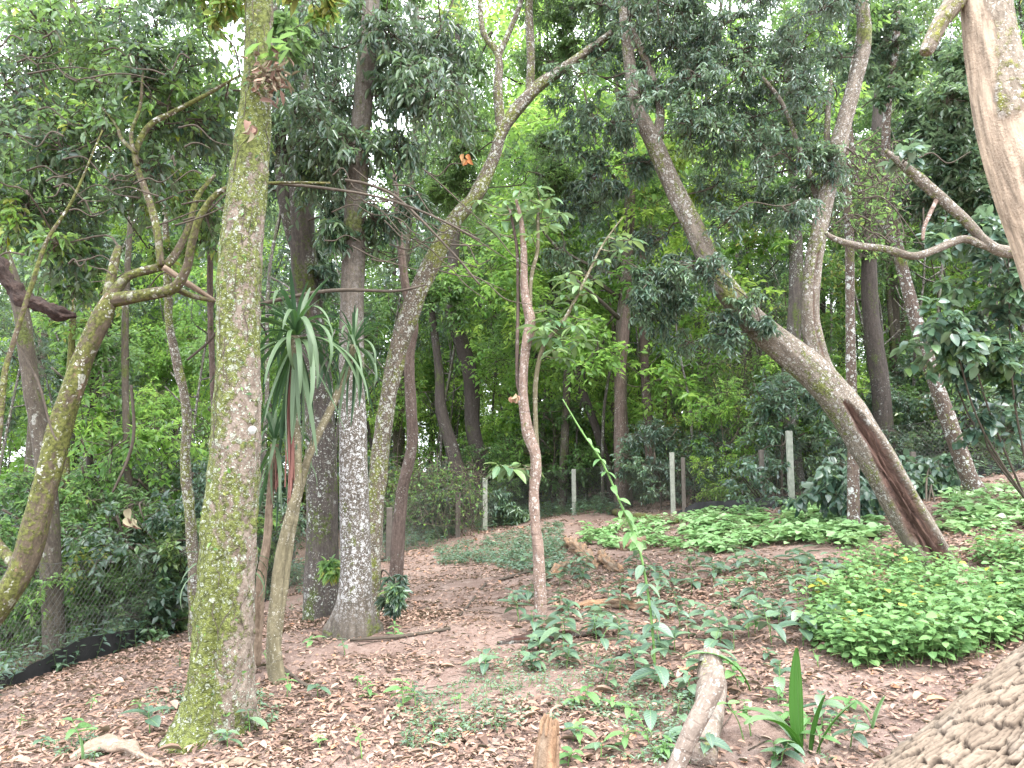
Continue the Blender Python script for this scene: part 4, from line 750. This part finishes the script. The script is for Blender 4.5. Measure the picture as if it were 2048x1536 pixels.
for i in range(34):
    u, v = R.uniform(640, 960), R.uniform(330, 560); l = R.uniform(50, 160); an_ = R.uniform(-.2, .9)
    vine(f"thin {'sagging' if an_ > .55 else 'slanting' if an_ > .2 else 'level'} bare twig {'before the white lichen tree' if u < 740 else 'before the curved tree' if u < 850 else 'left of the pink tree top'}, {'high up' if v < 400 else 'midway' if v < 480 else 'lower'} in the tangle", [(u, v, 1.6), (u + l * .3, v + l * an_ * .2 + R.normal() * 9, 1.4), (u + l * .6, v + l * an_ * .6 + R.normal() * 9, 1.2), (u + l, v + l * an_, .7)], R.uniform(6.2, 7.4))
for i in range(46):
    u, v = R.uniform(0, 420), R.uniform(60, 560); l = R.uniform(-150, 170); an_ = R.uniform(-.6, .5)
    vine(f"thin {'rising' if an_ * l < -20 else 'falling' if an_ * l > 20 else 'level'} twig {'at the left edge' if u < 130 else 'over the leaning branched tree' if u < 290 else 'left of the mossy trunk'}, {'near the top' if v < 200 else 'midway' if v < 380 else 'above the fork'}", [(u, v, 2.0), (u + l * .3, v + l * an_ * .1 - 8, 1.7), (u + l * .6, v + l * an_ * .5 + R.normal() * 12, 1.3), (u + l, v + l * an_, .7)], R.uniform(5.0, 5.9))
for i in range(30):
    u, v = R.uniform(1560, 1860), R.uniform(290, 500); l = R.uniform(-90, 130); an_ = R.uniform(-.9, .9)
    vine(f"thin {'rising' if an_ * l < -20 else 'falling' if an_ * l > 20 else 'level'} bare twig {'left of the forked stem' if u < 1640 else 'right of the forked stem' if u < 1760 else 'under the crooked sagging branch'}, {'high up' if v < 360 else 'midway' if v < 430 else 'lower'} in the tangle", [(u, v, 1.8), (u + l * .3, v + l * an_ * .1 - 12, 1.5), (u + l * .6, v + l * an_ * .5 + R.normal() * 14, 1.3), (u + l, v + l * an_, .7)], R.uniform(8.3, 10))

# tangled dry thickets against the fence
def thicket(label, u0, v0, u1, v1, Y, n, mat='twig', leaves=True):
    t = root('dry_thicket', [*P((u0 + u1) / 2, v1, Y)], label, 'thicket', 'tangled thickets along the fence'); n = int(n * 1.8); m_ = MB(); Y_ = R.uniform(Y, Y + 2.5, n); q = []
    for i in range(n):
        u, v = R.uniform(u0, u1), R.uniform(v0, v1); c = P(u, v, Y_[i]); d = rdir(1)[0] * [1, .5, 1.2] * R.uniform(.15, .6); b = rdir(1)[0] * .2
        q.append(cat([c - d, c - d * .3 + b, c + d * .4 + b * .5, c + d - b], 8))
    batch_tubes(m_, np.array(q), np.full((n, 8), 1.) * R.uniform(.003, .008, (n, 1)), 3); tag(put('stems', m_, BM[mat], t), kind='stuff')
    if leaves:
        lv = MB(); q = np.array(q)[R.integers(0, n, n * 5), R.integers(0, 8, n * 5)]; place(lv, LT0, q, rdir(len(q)) + [0, 0, -.4], rdir(len(q)) * .6 + [0, 0, 1], R.uniform(.05, .12, len(q))); tag(put('leaves', lv, LM['mid'], t), kind='stuff')
thicket('brown tangled thicket behind the fence around the weathered wood post', 1340, 880, 1600, 1000, 17.5, 260); thicket('dense brown tangle between the grey cracked trunk and the lime cover', 1420, 600, 1640, 900, 18, 330)
thicket('dark tangled thicket behind the fence at the right edge', 1880, 820, 2100, 960, 14.5, 300, 'darkrot'); thicket('dry tangle left of the pale centre fence post', 760, 930, 960, 1050, 17, 200)
thicket('dark stemmy thicket behind the fence in the centre', 1060, 860, 1340, 1000, 21.5, 300, 'dark'); thicket('hanging twiggy tangle between the forked stem and the spotted leaning tree', 1640, 300, 1800, 480, 10, 130); thicket('dark stemmy thicket past the left fence', 180, 850, 420, 1150, 12.5, 260, 'dark')
for (u, v, Y, lab) in [(262, 1025, 4.4, 'cluster of curled brown dead leaves dangling left of the mossy tree'), (500, 250, 4.6, 'curled dead leaf hooked on the mossy tree under the epiphyte'), (1030, 790, 7.3, 'reddish dead leaf caught beside the slender pink tree'), (930, 312, 7, 'orange dead leaf hanging before the curved tree')]:
    lv = MB(); n = 5; place(lv, leaf_t(.6, .3, .5, .45, 3), P(u, v, Y) + R.normal(size=(n, 3)) * .02, rdir(n) * .5 + [0, 0, -1], rdir(n), .075, np.full(n, .98 if Y > 6 else .3)); tag(put('dead_leaf_cluster', lv, LM['dead']), lab, 'dead leaves')

# ---- ground plants ---------------------------------------------------------------------------------
LF = {k_: None for k_ in ('herb', 'nettle', 'lime')}
def one_leaf(nm, w, mat, curl=.25): m_ = MB(); V, Fc, UV = leaf_t(w, .08, curl, .42, 4); m_.add(V, Fc, .5, uv=UV); return m_.mesh(nm, mat)
herb_leaf = [one_leaf('leaf', .48, LM['herb'], c) for c in (.15, .3, .45)]
fresh_leaf = [one_leaf('leaf', .42, LM['nettle'], c) for c in (.2, .4)]
def herb(label, foot, h, nl, L, leaves, group=None, name='broad_leaved_herb', nst=1, cat_='plant'):
    t = root(name, foot, label, cat_, group); m_ = MB()
    for s_ in range(nst):
        a = R.random() * 6.28; lean = np.array([math.cos(a), math.sin(a), 0]) * h * R.uniform(.05, .5); top = np.array(foot) + [0, 0, h * R.uniform(.8, 1.1)] + lean; p = cat([np.array(foot) + [0, 0, -.02], (np.array(foot) + top) / 2 + lean * -.15, top], 8)
        tube(m_, p, np.linspace(.0045, .002, 8), 5)
        for i in range(nl):
            q = p[int(np.clip(7 - i // 2 * 1.4, 2, 7))]; az = a + (i % 2) * math.pi + (i // 2) * 1.57 + R.normal() * .25
            o = link('leaf', leaves[R.integers(len(leaves))], t, q - np.array(t.location)); o.rotation_euler = (R.normal() * .18, R.uniform(-.35, .3), az); s = L * R.uniform(.75, 1.2) * (1 if i > 1 else .75); o.scale = (s, s, s)
    put('stem', m_, M_stem, t)
pts = []
hl = ['dark bluish broad-leaved herb', 'large-leaved dark green herb', 'spreading dull green herb']
def near_(u): return 'at the pink tree foot' if u < 1120 else 'right of the pink tree' if u < 1210 else 'just left of the green shoot' if u < 1290 else 'just right of the green shoot' if u < 1380 else 'behind the grey log' if u < 1470 else 'right of the herb patch middle' if u < 1570 else 'beside the fresh green bed'
for i in range(110):
    for _ in range(40):
        u = R.uniform(1030, 1700); v = R.uniform(1130, 1390) if u < 1460 else R.uniform(1130, 1300)
        if u < 1200 and v > 1340: continue
        g = GP(u, v); 
        if all(np.hypot(*(g[:2] - q[:2])) > .19 for q in pts): break
    pts.append(g); L_ = R.uniform(.12, .215); herb(f"{'largest ' if L_ > .19 else 'small ' if L_ < .145 else ''}{hl[i % 3]} {near_(u)}, {'farthest back' if v < 1180 else 'midway back' if v < 1270 else 'nearer the camera'}", g, R.uniform(.10, .30), 7, L_, herb_leaf, 'dark broad-leaved herbs on the leaf litter')
solo = [(300, 1470, .16, .17, 'dark seedling with five drooping leaves left of the mossy tree foot', herb_leaf, 6), (500, 1470, .15, .13, 'dark seedling right against the mossy tree foot', herb_leaf, 5), (455, 1505, .1, .1, 'small blue-green seedling in front of the mossy tree foot', herb_leaf, 6),
        (806, 1425, .2, .12, 'bright lime-green sapling sprouting from a stub in the bare soil', fresh_leaf, 8), (970, 1350, .12, .16, 'low dark seedling left of the dark herb patch', herb_leaf, 6), (1060, 1345, .1, .15, 'low dark seedling beside the bare soil, nearest the patch', herb_leaf, 6),
        (690, 1310, .14, .08, 'small dark seedling right of the dracaena stems', herb_leaf, 6), (540, 1335, .12, .13, 'bright green leafy seedling at the dracaena foot', fresh_leaf, 5), (790, 1280, .14, .08, 'fine feathery seedling in the open litter', fresh_leaf, 8),
        (740, 1400, .1, .07, 'small feathery seedling left of the lime sapling', fresh_leaf, 8), (275, 1290, .18, .12, 'upright seedling near the fence foot at left', herb_leaf, 6), (120, 1345, .1, .12, 'low seedling by the black cloth at far left', herb_leaf, 6),
        (920, 1420, .1, .08, 'tiny seedling on the bare soil', fresh_leaf, 4), (870, 1470, .08, .06, 'tiny tuft left of the splintered stump', herb_leaf, 7), (1160, 1500, .12, .11, 'seedling just right of the splintered stump', fresh_leaf, 6),
        (180, 1420, .09, .06, 'tiny light green seedling in the left litter', fresh_leaf, 6), (1560, 1400, .2, .16, 'broad-leaved plant left of the upright palm seedling', herb_leaf, 6), (1480, 1385, .16, .15, 'broad pale-leaved plant beside the grey log', fresh_leaf, 5),
        (1250, 1500, .12, .11, 'green seedling in front of the grey log', fresh_leaf, 7), (1330, 1530, .12, .1, 'leafy seedling at the bottom edge left of the slanted stick', fresh_leaf, 7), (1560, 1530, .12, .12, 'leafy seedling at the bottom edge below the palm', herb_leaf, 7), (1700, 1500, .15, .12, 'slim-leaved seedling beside the barked trunk', herb_leaf, 6), (1610, 1480, .1, .1, 'low seedling right of the palm seedling', fresh_leaf, 6), (80, 1500, .08, .09, 'seedling at the lower left corner', herb_leaf, 6), (640, 1500, .07, .05, 'tiny weed in the foreground litter', fresh_leaf, 6)]
for (u, v, h, L, lab, lv_, nl) in solo: herb(lab, GP(u, v), h, nl, L, lv_, name='seedling')

wh_ = ['bottom edge', 'foreground litter', 'open litter']
for i in range(46):
    u, v = (R.uniform(1120, 1720), R.uniform(1400, 1545)) if i < 26 else (R.uniform(20, 1000), R.uniform(1250, 1530)) if i < 38 else (R.uniform(1450, 1680), R.uniform(1130, 1400))
    big = R.random() < .5; fm = R.random() < .55
    herb(f"{'fresh green' if fm else 'dull green'} {'leafy' if big else 'tiny'} seedling {'left of the mossy tree' if u < 440 else 'right of the mossy tree' if u < 1020 else 'left of the grey log' if u < 1400 else 'right of the grey log' if u < 1560 else 'around the palm seedling'}, {'at the bottom edge' if v > 1490 else 'close to the camera' if v > 1430 else 'farther back'}", GP(u, v), R.uniform(.06, .2), int(R.integers(4, 9)), R.uniform(.08, .14) if big else R.uniform(.04, .08), fresh_leaf if fm else herb_leaf, 'seedlings among the dead leaves', 'seedling')
def patch(name, label, poly_n, gen, lm, L, h, T, n_leaf, lean=.3, cat_='ground cover'):
    """a dense bed of small plants that nobody could count: stems and leaves in one mesh"""
    lv, st = MB(), MB(); O = []; D = []; S = []; V = []; P2 = []
    for _ in range(poly_n):
        u, v, k_ = gen(); g = GP(u, v) if k_ is None else k_; hh = h * R.uniform(.5, 1.25); a = R.random() * 6.28; l = lean * hh; top = g + [math.cos(a) * l, math.sin(a) * l, hh]
        P2.append([g - [0, 0, .01], (g + top) / 2 + R.normal(size=3) * .01, top]); va = R.normal() * .12
        for i in range(n_leaf):
            f_ = 1 - (i // 2) * .22 * R.uniform(.8, 1.2); q = g + (top - g) * max(.1, f_); b = a + i * math.pi + (i // 2) * 1.4 + R.normal() * .3
            O.append(q); D.append([math.cos(b), math.sin(b), R.uniform(-.35, .35)]); S.append(L * R.uniform(.6, 1.25)); V.append(np.clip(.5 + va + R.normal() * .15, 0, 1))
    O, D, S, V = map(np.array, (O, D, S, V)); place(lv, T, O + D * .012, D, np.array([[0, 0, 1.]]) + R.normal(size=O.shape) * .28, S, V)
    batch_tubes(st, np.array(P2), np.array([[.0025, .002, .0015]]) * np.ones((len(P2), 1)), 3)
    st.var = [np.full(len(x), .5) for x in st.var]; me = lv
    put(name, lv, LM[lm], kind='stuff', label=label, category=None) if False else tag(put(name, lv, LM[lm]), label, cat_, None, 'stuff')
    tag(put(name + '_stems', st, M_stem), 'thin green stems of the ' + label[:60], 'stems', None, 'stuff')
def g_lime():
    while 1:
        u, v = R.uniform(1170, 1760), R.uniform(985, 1125); lo = np.interp(u, [1170, 1250, 1450, 1560, 1720, 1760], [1090, 1105, 1112, 1085, 1100, 1080]); hi = np.interp(u, [1170, 1340, 1500, 1760], [1052, 1040, 1012, 985])
        if hi < v < lo + 14 * vnoise(np.array([[u * .03, 0, 0]]), 7)[0] and vnoise(np.array([[u * .02, v * .05, 0]]), 71)[0] > -.25: return u, v, None
def g_lime2():
    u = R.uniform(1880, 2080); return u, R.uniform(975, 1065) + (u - 2048) * -.05, None
def g_net():
    while 1:
        u, v = R.uniform(1620, 2100), R.uniform(1090, 1345); lo = np.interp(u, [1620, 1700, 1850, 2048], [1300, 1345, 1350, 1290]); hi = np.interp(u, [1620, 1690, 1760, 1900, 2048], [1230, 1130, 1120, 1135, 1070])
        if hi < v < lo and vnoise(np.array([[u * .014, v * .03, 0]]), 77)[0] > -.1 - .25 * (v > 1180): return u, v, None
def g_low():
    while 1:
        u, v = R.uniform(730, 1160), R.uniform(1050, 1150)
        if v > 1130 - (u - 730) * .22 and v < 1130 + (u - 800) * .06 and vnoise(np.array([[u * .02, v * .05, 0]]), 70)[0] > -.12: return u, v, None
def g_foot():
    while 1:
        s_ = R.uniform(0, FL); q = fpt(s_, 0); 
        if vnoise(np.array([[s_ * .8, 0, 0]]), 44)[0] < -.18: continue
        if q[0] < -2 and R.random() < .6: continue
        x, y = q[0] + R.normal() * .25, q[1] + R.uniform(.3 if q[0] < -2 else -.5, 3.6); return 0, 0, np.array([x, y, float(G(x, y))])
def g_scat():
    while 1:
        u, v = R.uniform(0, 1700), R.uniform(1120, 1536)
        d = vnoise(np.array([[u * .006, v * .012, 0]]), 33)[0] + .25 * (u > 1100) * (v > 1380) + .1 * (u > 780) * (v < 1200) + .2 * (u < 640) * (v > 1240 - (u - 300) * .3) * (v < 1300 - (u - 300) * .25)
        if d > .22: return u, v, None
patch('lime_ground_cover', 'pale lime-green creeping leaves carpeting the ground before the fence', 900, g_lime, 'lime', .15, .13, leaf_t(.62, .06, .2, .36, 3), 5)
patch('lime_ground_cover', 'pale lime-green creeping leaves at the right behind the hollow tree foot', 200, g_lime2, 'lime', .13, .12, leaf_t(.62, .06, .2, .36, 3), 5)
patch('fresh_green_bed', 'dense fresh green nettle-like plants right of the herb patch', 860, g_net, 'nettle', .072, .24, leaf_t(.72, .08, .25, .38, 3), 8)
patch('low_weeds', 'low grey-green weeds behind the slender pink tree', 900, g_low, 'herb', .07, .09, leaf_t(.5, .08, .25, .4, 2), 6)
patch('fence_foot_weeds', 'mixed dark weeds growing along the foot of the wire fence', 1500, g_foot, 'blue', .10, .34, leaf_t(.42, .08, .25, .4, 1), 9)
patch('scattered_weeds', 'small scattered weeds and grass among the dead leaves', 900, g_scat, 'herb', .035, .05, leaf_t(.4, .08, .25, .4, 1), 6)

# upright palm seedling and its neighbours
t = root('palm_seedling', GP(1600, 1510), 'upright pleated palm seedling with one tall blade at lower right', 'plant')
def pblade(L, w, arch, up, az, par, foot, twist=0., lm='palm'):
    n = 14; m_ = blade(L, w, arch, up, n); v = m_.v[0].reshape(n, 3, 3); vv = []; uv = []
    for i in range(n):
        for j in range(9):
            s = j / 8 * 2 - 1; a_, b_ = (v[i, 0], v[i, 1]) if s < 0 else (v[i, 1], v[i, 2]); k_ = (s + 1) if s < 0 else s; q = a_ * (1 - k_) + b_ * k_; vv.append(q + [0, 0, .0] + (np.array([-.3, 0, 1.]) * (.006 if j % 2 else 0))); uv.append((i / n, j / 8))
    f = [(9 * i + j, 9 * i + j + 1, 9 * i + j + 10, 9 * i + j + 9) for i in range(n - 1) for j in range(8)]
    k2 = MB(); k2.add(vv, f, .3 + .4 * R.random(), uv=np.array(uv)); o = link('blade', k2.mesh('blade', LM[lm], False), par, np.array(foot) - np.array(par.location)); o.rotation_euler = (twist, 0, az); return o
g = GP(1600, 1510)
pblade(.56, .085, .1, 1.5, -1.35, t, g, .06); pblade(.44, .09, 1.6, 1.2, 3.5, t, g); pblade(.40, .08, 1.7, 1.15, 2.4, t, g + [0, .03, 0]); pblade(.34, .05, .3, 1.4, -1.0, t, g + [.06, 0, 0]); pblade(.36, .045, .5, 1.2, -.6, t, g + [.09, 0, 0]); pblade(.3, .06, .9, .8, 3.9, t, g)
t = root('arching_palm_leaf', GP(1500, 1385), 'single long arching palm leaf over the grey log', 'plant'); pblade(.55, .07, 1.9, 1.25, 3.0, t, GP(1500, 1385), 0)
t = root('small_palm_seedling', GP(1745, 1450), 'small two-bladed palm seedling near the barked trunk', 'plant'); pblade(.2, .03, .5, 1.2, .4, t, GP(1745, 1460)); pblade(.17, .03, .5, 1.3, 2.6, t, GP(1745, 1460))
t = root('grass_blade', GP(165, 1520, 1.5), 'single dark upright blade at the bottom left corner', 'plant'); pblade(.13, .022, .2, 1.45, 2.8, t, GP(165, 1528, 1.5))
# vine shoot rising from the herb patch
vp = [(1310, 1335, 3), (1302, 1230, 2.6), (1284, 1120, 2.5), (1264, 1060, 2.4), (1238, 1000, 2.3), (1205, 925, 2), (1165, 865, 1.8), (1125, 798, 1.1)]
t = root('vine_shoot', GP(1310, 1335), 'slim bright green shoot with paired leaves rising from the herb patch', 'plant'); Yv = GP(1310, 1335)[1]
p, r = trunk_path(vp, Yv, 60); m_ = MB(); tube(m_, p, r, 7); put('stem', m_, M_stem, t)
for i in range(4, 58, 3):
    for sd_ in (-1, 1):
        if R.random() < .25: continue
        o = link('leaf', fresh_leaf[i % 2] if i > 20 else herb_leaf[i % 3], t, p[i] - np.array(t.location)); s = np.interp(i, [0, 25, 45, 59], [.17, .13, .08, .03]) * R.uniform(.8, 1.2); o.scale = (s,) * 3; o.rotation_euler = (R.normal() * .3, R.uniform(.2, .9), (-.6 if sd_ > 0 else math.pi + .6) + R.normal() * .4)

# climber sprouts and epiphytes on the mossy tree
t = root('epiphyte_cluster', P(545, 110, 4.6), 'spiky epiphyte with dead brown leaves clinging high on the mossy tree', 'plant'); lv = MB(); n = 110
place(lv, LTN, P(540, 150, 4.65) + R.normal(size=(n, 3)) * [.07, .04, .07], rdir(n) + [.2, -.4, -.3], rdir(n), .05 + .06 * R.random(n), R.random(n) * .6); put('dead_leaves', lv, LM['dead'], t); lv = MB(); n = 16
place(lv, LTN, P(535, 110, 4.6) + R.normal(size=(n, 3)) * [.08, .04, .05], rdir(n) * [1, .5, .4] + [.9, -.2, .35], np.array([[0, -.5, 1.]]) + R.normal(size=(n, 3)) * .3, .09 + .07 * R.random(n)); put('green_leaves', lv, LM['mid'], t)
t = root('moss_climber', P(450, 1100, 4.6), 'tiny green creeper leaves dotted along the mossy tree trunk', 'vine'); lv = MB(); pa, ra = aA; n = 150
ii = R.integers(10, 170, n); th = R.normal(size=n) * .8; O = pa[ii] + np.stack([np.sin(th) * ra[ii] * 1.05, -np.cos(th) * ra[ii] * 1.05, 0 * th], -1)
place(lv, LT2, O, rdir(n) * [1, .3, 1] + [0, -.35, -.2], np.stack([np.sin(th), -np.cos(th), 0 * th + .4], -1), .018 + .03 * R.random(n) ** 2); put('leaves', lv, LM['mid'], t)
st = MB(); p3 = []
for i in range(34):
    k_ = R.integers(10, 165); th0 = R.normal() * .7; q = []
    for j in range(4): kk_ = min(199, k_ + j * 2); th1 = th0 + j * R.normal() * .08; q.append(pa[kk_] + [math.sin(th1) * ra[kk_] * 1.06, -math.cos(th1) * ra[kk_] * 1.06, 0])
    p3.append(q)
batch_tubes(st, np.array(p3), np.full((34, 4), .0025), 4); tag(put('rootlets', st, BM['twig'], t), kind='stuff')
m_ = MB(); q = P(504, 860, 4.62); a_ = np.linspace(0, 6.28, 15)[:-1]; m_.add(np.vstack([[q + [0, -.012, 0]], q + np.stack([np.cos(a_) * .026 * (1 + .1 * np.sin(a_ * 3)), .006 + 0 * a_, np.sin(a_) * .026], -1)]), [(0, 1 + i, 1 + (i + 1) % 14) for i in range(14)]); tag(put('lichen_disc', m_, M_white), 'round whitish lichen disc on the mossy tree', 'lichen')

# ---- logs, stumps, sticks ------------------------------------------------------------------------------
stick('slanted_stick', 'peeling grey-brown slanted stick standing in front of the grey log', 'branch', [(1310, 1640, 17), (1355, 1530, 17), (1392, 1445, 18), (1424, 1385, 17), (1436, 1352, 14), (1439, 1346, 8)], 3.15, BM['log'], 24, rough=.08)
g1, g2 = GP(1418, 1520), GP(1412, 1330)
def log(name, label, cate, rows, mat, seg=20, n=50, disp=None, mask=None, rough=.12):
    t = root(name, rows[0][:3], label, cate); q = cat(rows, n); m_ = MB(); tube(m_, q[:, :3], q[:, 3], seg, disp, mask, rough=rough); put('wood', m_, mat, t)
def LR(u, v, px, up=.5): g = GP(u, v, 1.8); w = M(px, g[1]); return [g[0], g[1], g[2] + w * up, w]
log('fallen_grey_log', 'grey cut log lying towards the camera at lower right', 'log', [LR(1408, 1540, 27, .6), LR(1418, 1460, 27, .7), LR(1424, 1390, 26, .9), [*(P(1421, 1306, GP(1418, 1390)[1] + .15)), M(23, 4.6)]], BM['log'], 28)
def spl(TT, SS, q): return (.35 * fbm(np.stack([np.cos(TT) * 2.5, np.sin(TT) * 2.5, SS * 1.2], -1), 4, 3)) + .22 * np.sign(np.sin(TT * 3 + .8)) * .5
gs = GP(1095, 1560, 1.8); hS = P(1098, 1447, gs[1])[2]
log('splintered_stump', 'splintered orange-brown broken stump at the bottom edge', 'stump', [[gs[0], gs[1], gs[2] - .1, .07], [gs[0], gs[1], gs[2] + .05, .062], [gs[0] + .01, gs[1], hS - .06, .052], [gs[0] + .015, gs[1], hS, .04]], BM['dead'], 36, 60, spl, lambda a, b, q: np.clip(.7 + .6 * np.sin(a * 2), 0, 1))
for (lab, rows) in [('decayed orange-brown log piece leaning behind the herbs', [(1130, 1080, 4), (1142, 1092, 9), (1160, 1108, 11), (1182, 1128, 9), (1192, 1140, 4)]), ('pale short log end right of the decayed piece', [(1202, 1112, 8), (1212, 1130, 10), (1240, 1146, 7)]), ('cut brown log end among the lime leaves', [(1245, 1103, 12), (1262, 1100, 13), (1290, 1096, 12)]),
                    ('pale fallen branch right of the slender pink tree', [(1094, 1160, 7), (1115, 1148, 9), (1138, 1132, 8)]), ('rotting flat branch in the middle of the herb patch', [(1155, 1218, 7), (1210, 1215, 9), (1280, 1222, 8), (1340, 1235, 5)]), ('dark thin log under the herbs, left end bare', [(995, 1290, 4), (1060, 1285, 9), (1140, 1275, 8), (1200, 1272, 5)]),
                    ('dark decayed stick right of the herb patch', [(1590, 1255, 7), (1640, 1245, 8), (1690, 1240, 5)]), ('long fallen branch near the fresh green bed', [(1660, 1175, 5), (1720, 1160, 6), (1800, 1150, 6), (1860, 1148, 4)])]:
    log('fallen_log_piece', lab, 'log', [LR(*q) for q in rows], BM['dead'] if 'dark' not in lab else BM['darkl'], 30, 60, lambda a, b, q: 1.0 * fbm(q * [45, 45, 5], 4, 4), lambda a, b, q: np.clip(.4 + 2.5 * fbm(q * [40, 40, 5], 9, 2), 0, 1), .35)
log('mossy_log', 'mossy green fallen log lying against the fence foot', 'log', [LR(1215, 1022, 6), LR(1260, 1036, 9), LR(1320, 1046, 10), LR(1350, 1048, 8)], BM['brown'], 14, 30)
log('gnarled_driftwood', 'pale gnarled piece of wood at the bottom left', 'log', [LR(140, 1524, 4, 1), LR(175, 1514, 10, 1), LR(215, 1507, 13, 1), LR(255, 1512, 11, .8), LR(290, 1526, 8, .8), LR(330, 1540, 3, .8)], BM['log'], 40, 90, lambda a, b, q: .7 * fbm(q * [26, 26, 7], 4, 4) + .25 * np.sin(a * 3 + b * 9), lambda a, b, q: .4 + 0 * a, .4)
log('foreground_root', 'flat pale root at the bottom edge left of centre', 'log', [LR(420, 1540, 5), LR(480, 1530, 8), LR(540, 1534, 4)], BM['dead'], 24, 50, lambda a, b, q: .6 * fbm(q * [30, 30, 7], 4, 4), rough=.3)
for i, (lab, rows) in enumerate([('pale twig with a bend before the white lichen tree', [(655, 1258, 3), (720, 1250, 3.5), (760, 1258, 2.5)]), ('forked bare twig right of the white lichen tree foot', [(722, 1195, 2), (740, 1235, 3), (757, 1262, 3)]), ('thin dark twig slanting by the lower herbs', [(920, 1235, 2), (945, 1205, 2.4), (972, 1170, 2)]),
                      ('long bare stick left of the dark seedlings', [(700, 1285, 3), (800, 1278, 3.5), (900, 1262, 3)]), ('short thick stick in the left litter', [(565, 1345, 4), (605, 1375, 4), (640, 1380, 3)]), ('curved stick before the decayed logs', [(1000, 1165, 3), (1050, 1150, 3), (1085, 1140, 2)])]):
    log('fallen_twig', lab, 'twig', [LR(u, v, w, 1.3) for (u, v, w) in rows], BM['twig'], 7, 20)
stp = [o_ for o_ in bpy.data.objects if o_.name.startswith('splintered_stump')][0]
for i in range(9):
    a_ = i / 9 * 6.28 + R.normal() * .2; b = np.array([gs[0] + .012 + math.cos(a_) * .036, gs[1] + math.sin(a_) * .036, hS - .05]); hh = R.uniform(.045, .105); m_ = MB()
    tube(m_, cat([b, b + [math.cos(a_) * .003, 0, hh * .6], b + [math.cos(a_) * -.002, 0, hh]], 10), np.array([.017, .017, .016, .015, .014, .012, .010, .008, .005, .002]), 9, lambda a, b_, q: .5 * fbm(q * [90, 90, 12], 4, 3), lambda a, b_, q: .8 + 0 * a, rough=.2); put('splinter', m_, BM['dead'], stp)
# small sticks nobody could count, and the leaf litter
m_ = MB(); n = 1400; u = R.uniform(-100, 2150, n); y = 2.6 + 14 * R.random(n) ** 1.5; x = (u - 1024) / F * y; a_ = R.random(n) * 3.14; l = .04 + .16 * R.random(n) ** 2
dv = np.stack([np.cos(a_), np.sin(a_)], -1) * l[:, None]; pp = []
for s in (-1, 0, 1): xx = x + dv[:, 0] * s; yy = y + dv[:, 1] * s; pp.append(np.stack([xx + R.normal(size=n) * .01, yy + R.normal(size=n) * .01, G(xx, yy) + .006 + .02 * R.random(n) * (s == 0)], -1))
batch_tubes(m_, np.stack(pp, 1), np.stack([.002 + .002 * R.random(n)] * 3, -1), 4); tag(put('twig_litter', m_, BM['twig']), 'thin broken twigs strewn over the leaf litter', 'twigs', None, 'stuff')
def litter(n, y0, y1, L, T, u0=-250, u1=2300, pw=1.5, power=0.):
    u = R.uniform(u0, u1, n * 3); y = y0 + (y1 - y0) * R.random(n * 3) ** pw; x = (u - 1024) / F * y; q = np.stack([x, y, 0 * x], -1)
    d = fbm(q * .55, 21, 3) + .5 * vnoise(q * 2.2, 22); bare = np.exp(-(((x - .05) / .8) ** 2 + ((y - 5.4) / .6) ** 2)); ok = (d + .5 - bare * .6 > R.random(n * 3) * .5); x, y = x[ok][:n], y[ok][:n]; n = len(x)
    z = G(x, y) + .004 + .022 * R.random(n); e_ = .03; nx = -(G(x + e_, y) - G(x - e_, y)) / (2 * e_); ny = -(G(x, y + e_) - G(x, y - e_)) / (2 * e_); Z = np.stack([nx, ny, np.ones(n)], -1) + R.normal(size=(n, 3)) * .27
    a_ = R.random(n) * 6.28; return np.stack([x, y, z], -1), np.stack([np.cos(a_), np.sin(a_), R.normal(size=n) * .25], -1), Z, L * (.45 + .85 * R.random(n))
lv = MB()
for (n, y0, y1, L, T) in ((16000, 3.0, 9, .066, leaf_t(.36, .1, .22, .45, 1)), (12000, 3.0, 9, .052, leaf_t(.42, -.1, -.2, .45, 1)), (26000, 3.0, 9, .028, leaf_t(.6, .1, .1, .45, 0)), (700, 3.0, 9, .12, leaf_t(.38, .16, .35, .45, 3)), (38000, 8, 20, .075, leaf_t(.45, .15, .2, .45, 0)), (10000, 16, 40, .12, leaf_t(.45, .2, .3, .45, 0))):
    O, D, Z, S = litter(n, y0, y1, L, T); va = np.clip(.45 + R.normal(size=len(O)) * .26, 0, .93); va = np.where(R.random(len(O)) < .03, 1., va); place(lv, T, O, D, Z, S, va)
tag(put('leaf_litter', lv, LM['dead']), 'thick layer of dry pinkish-brown fallen leaves', 'fallen leaves', None, 'stuff')
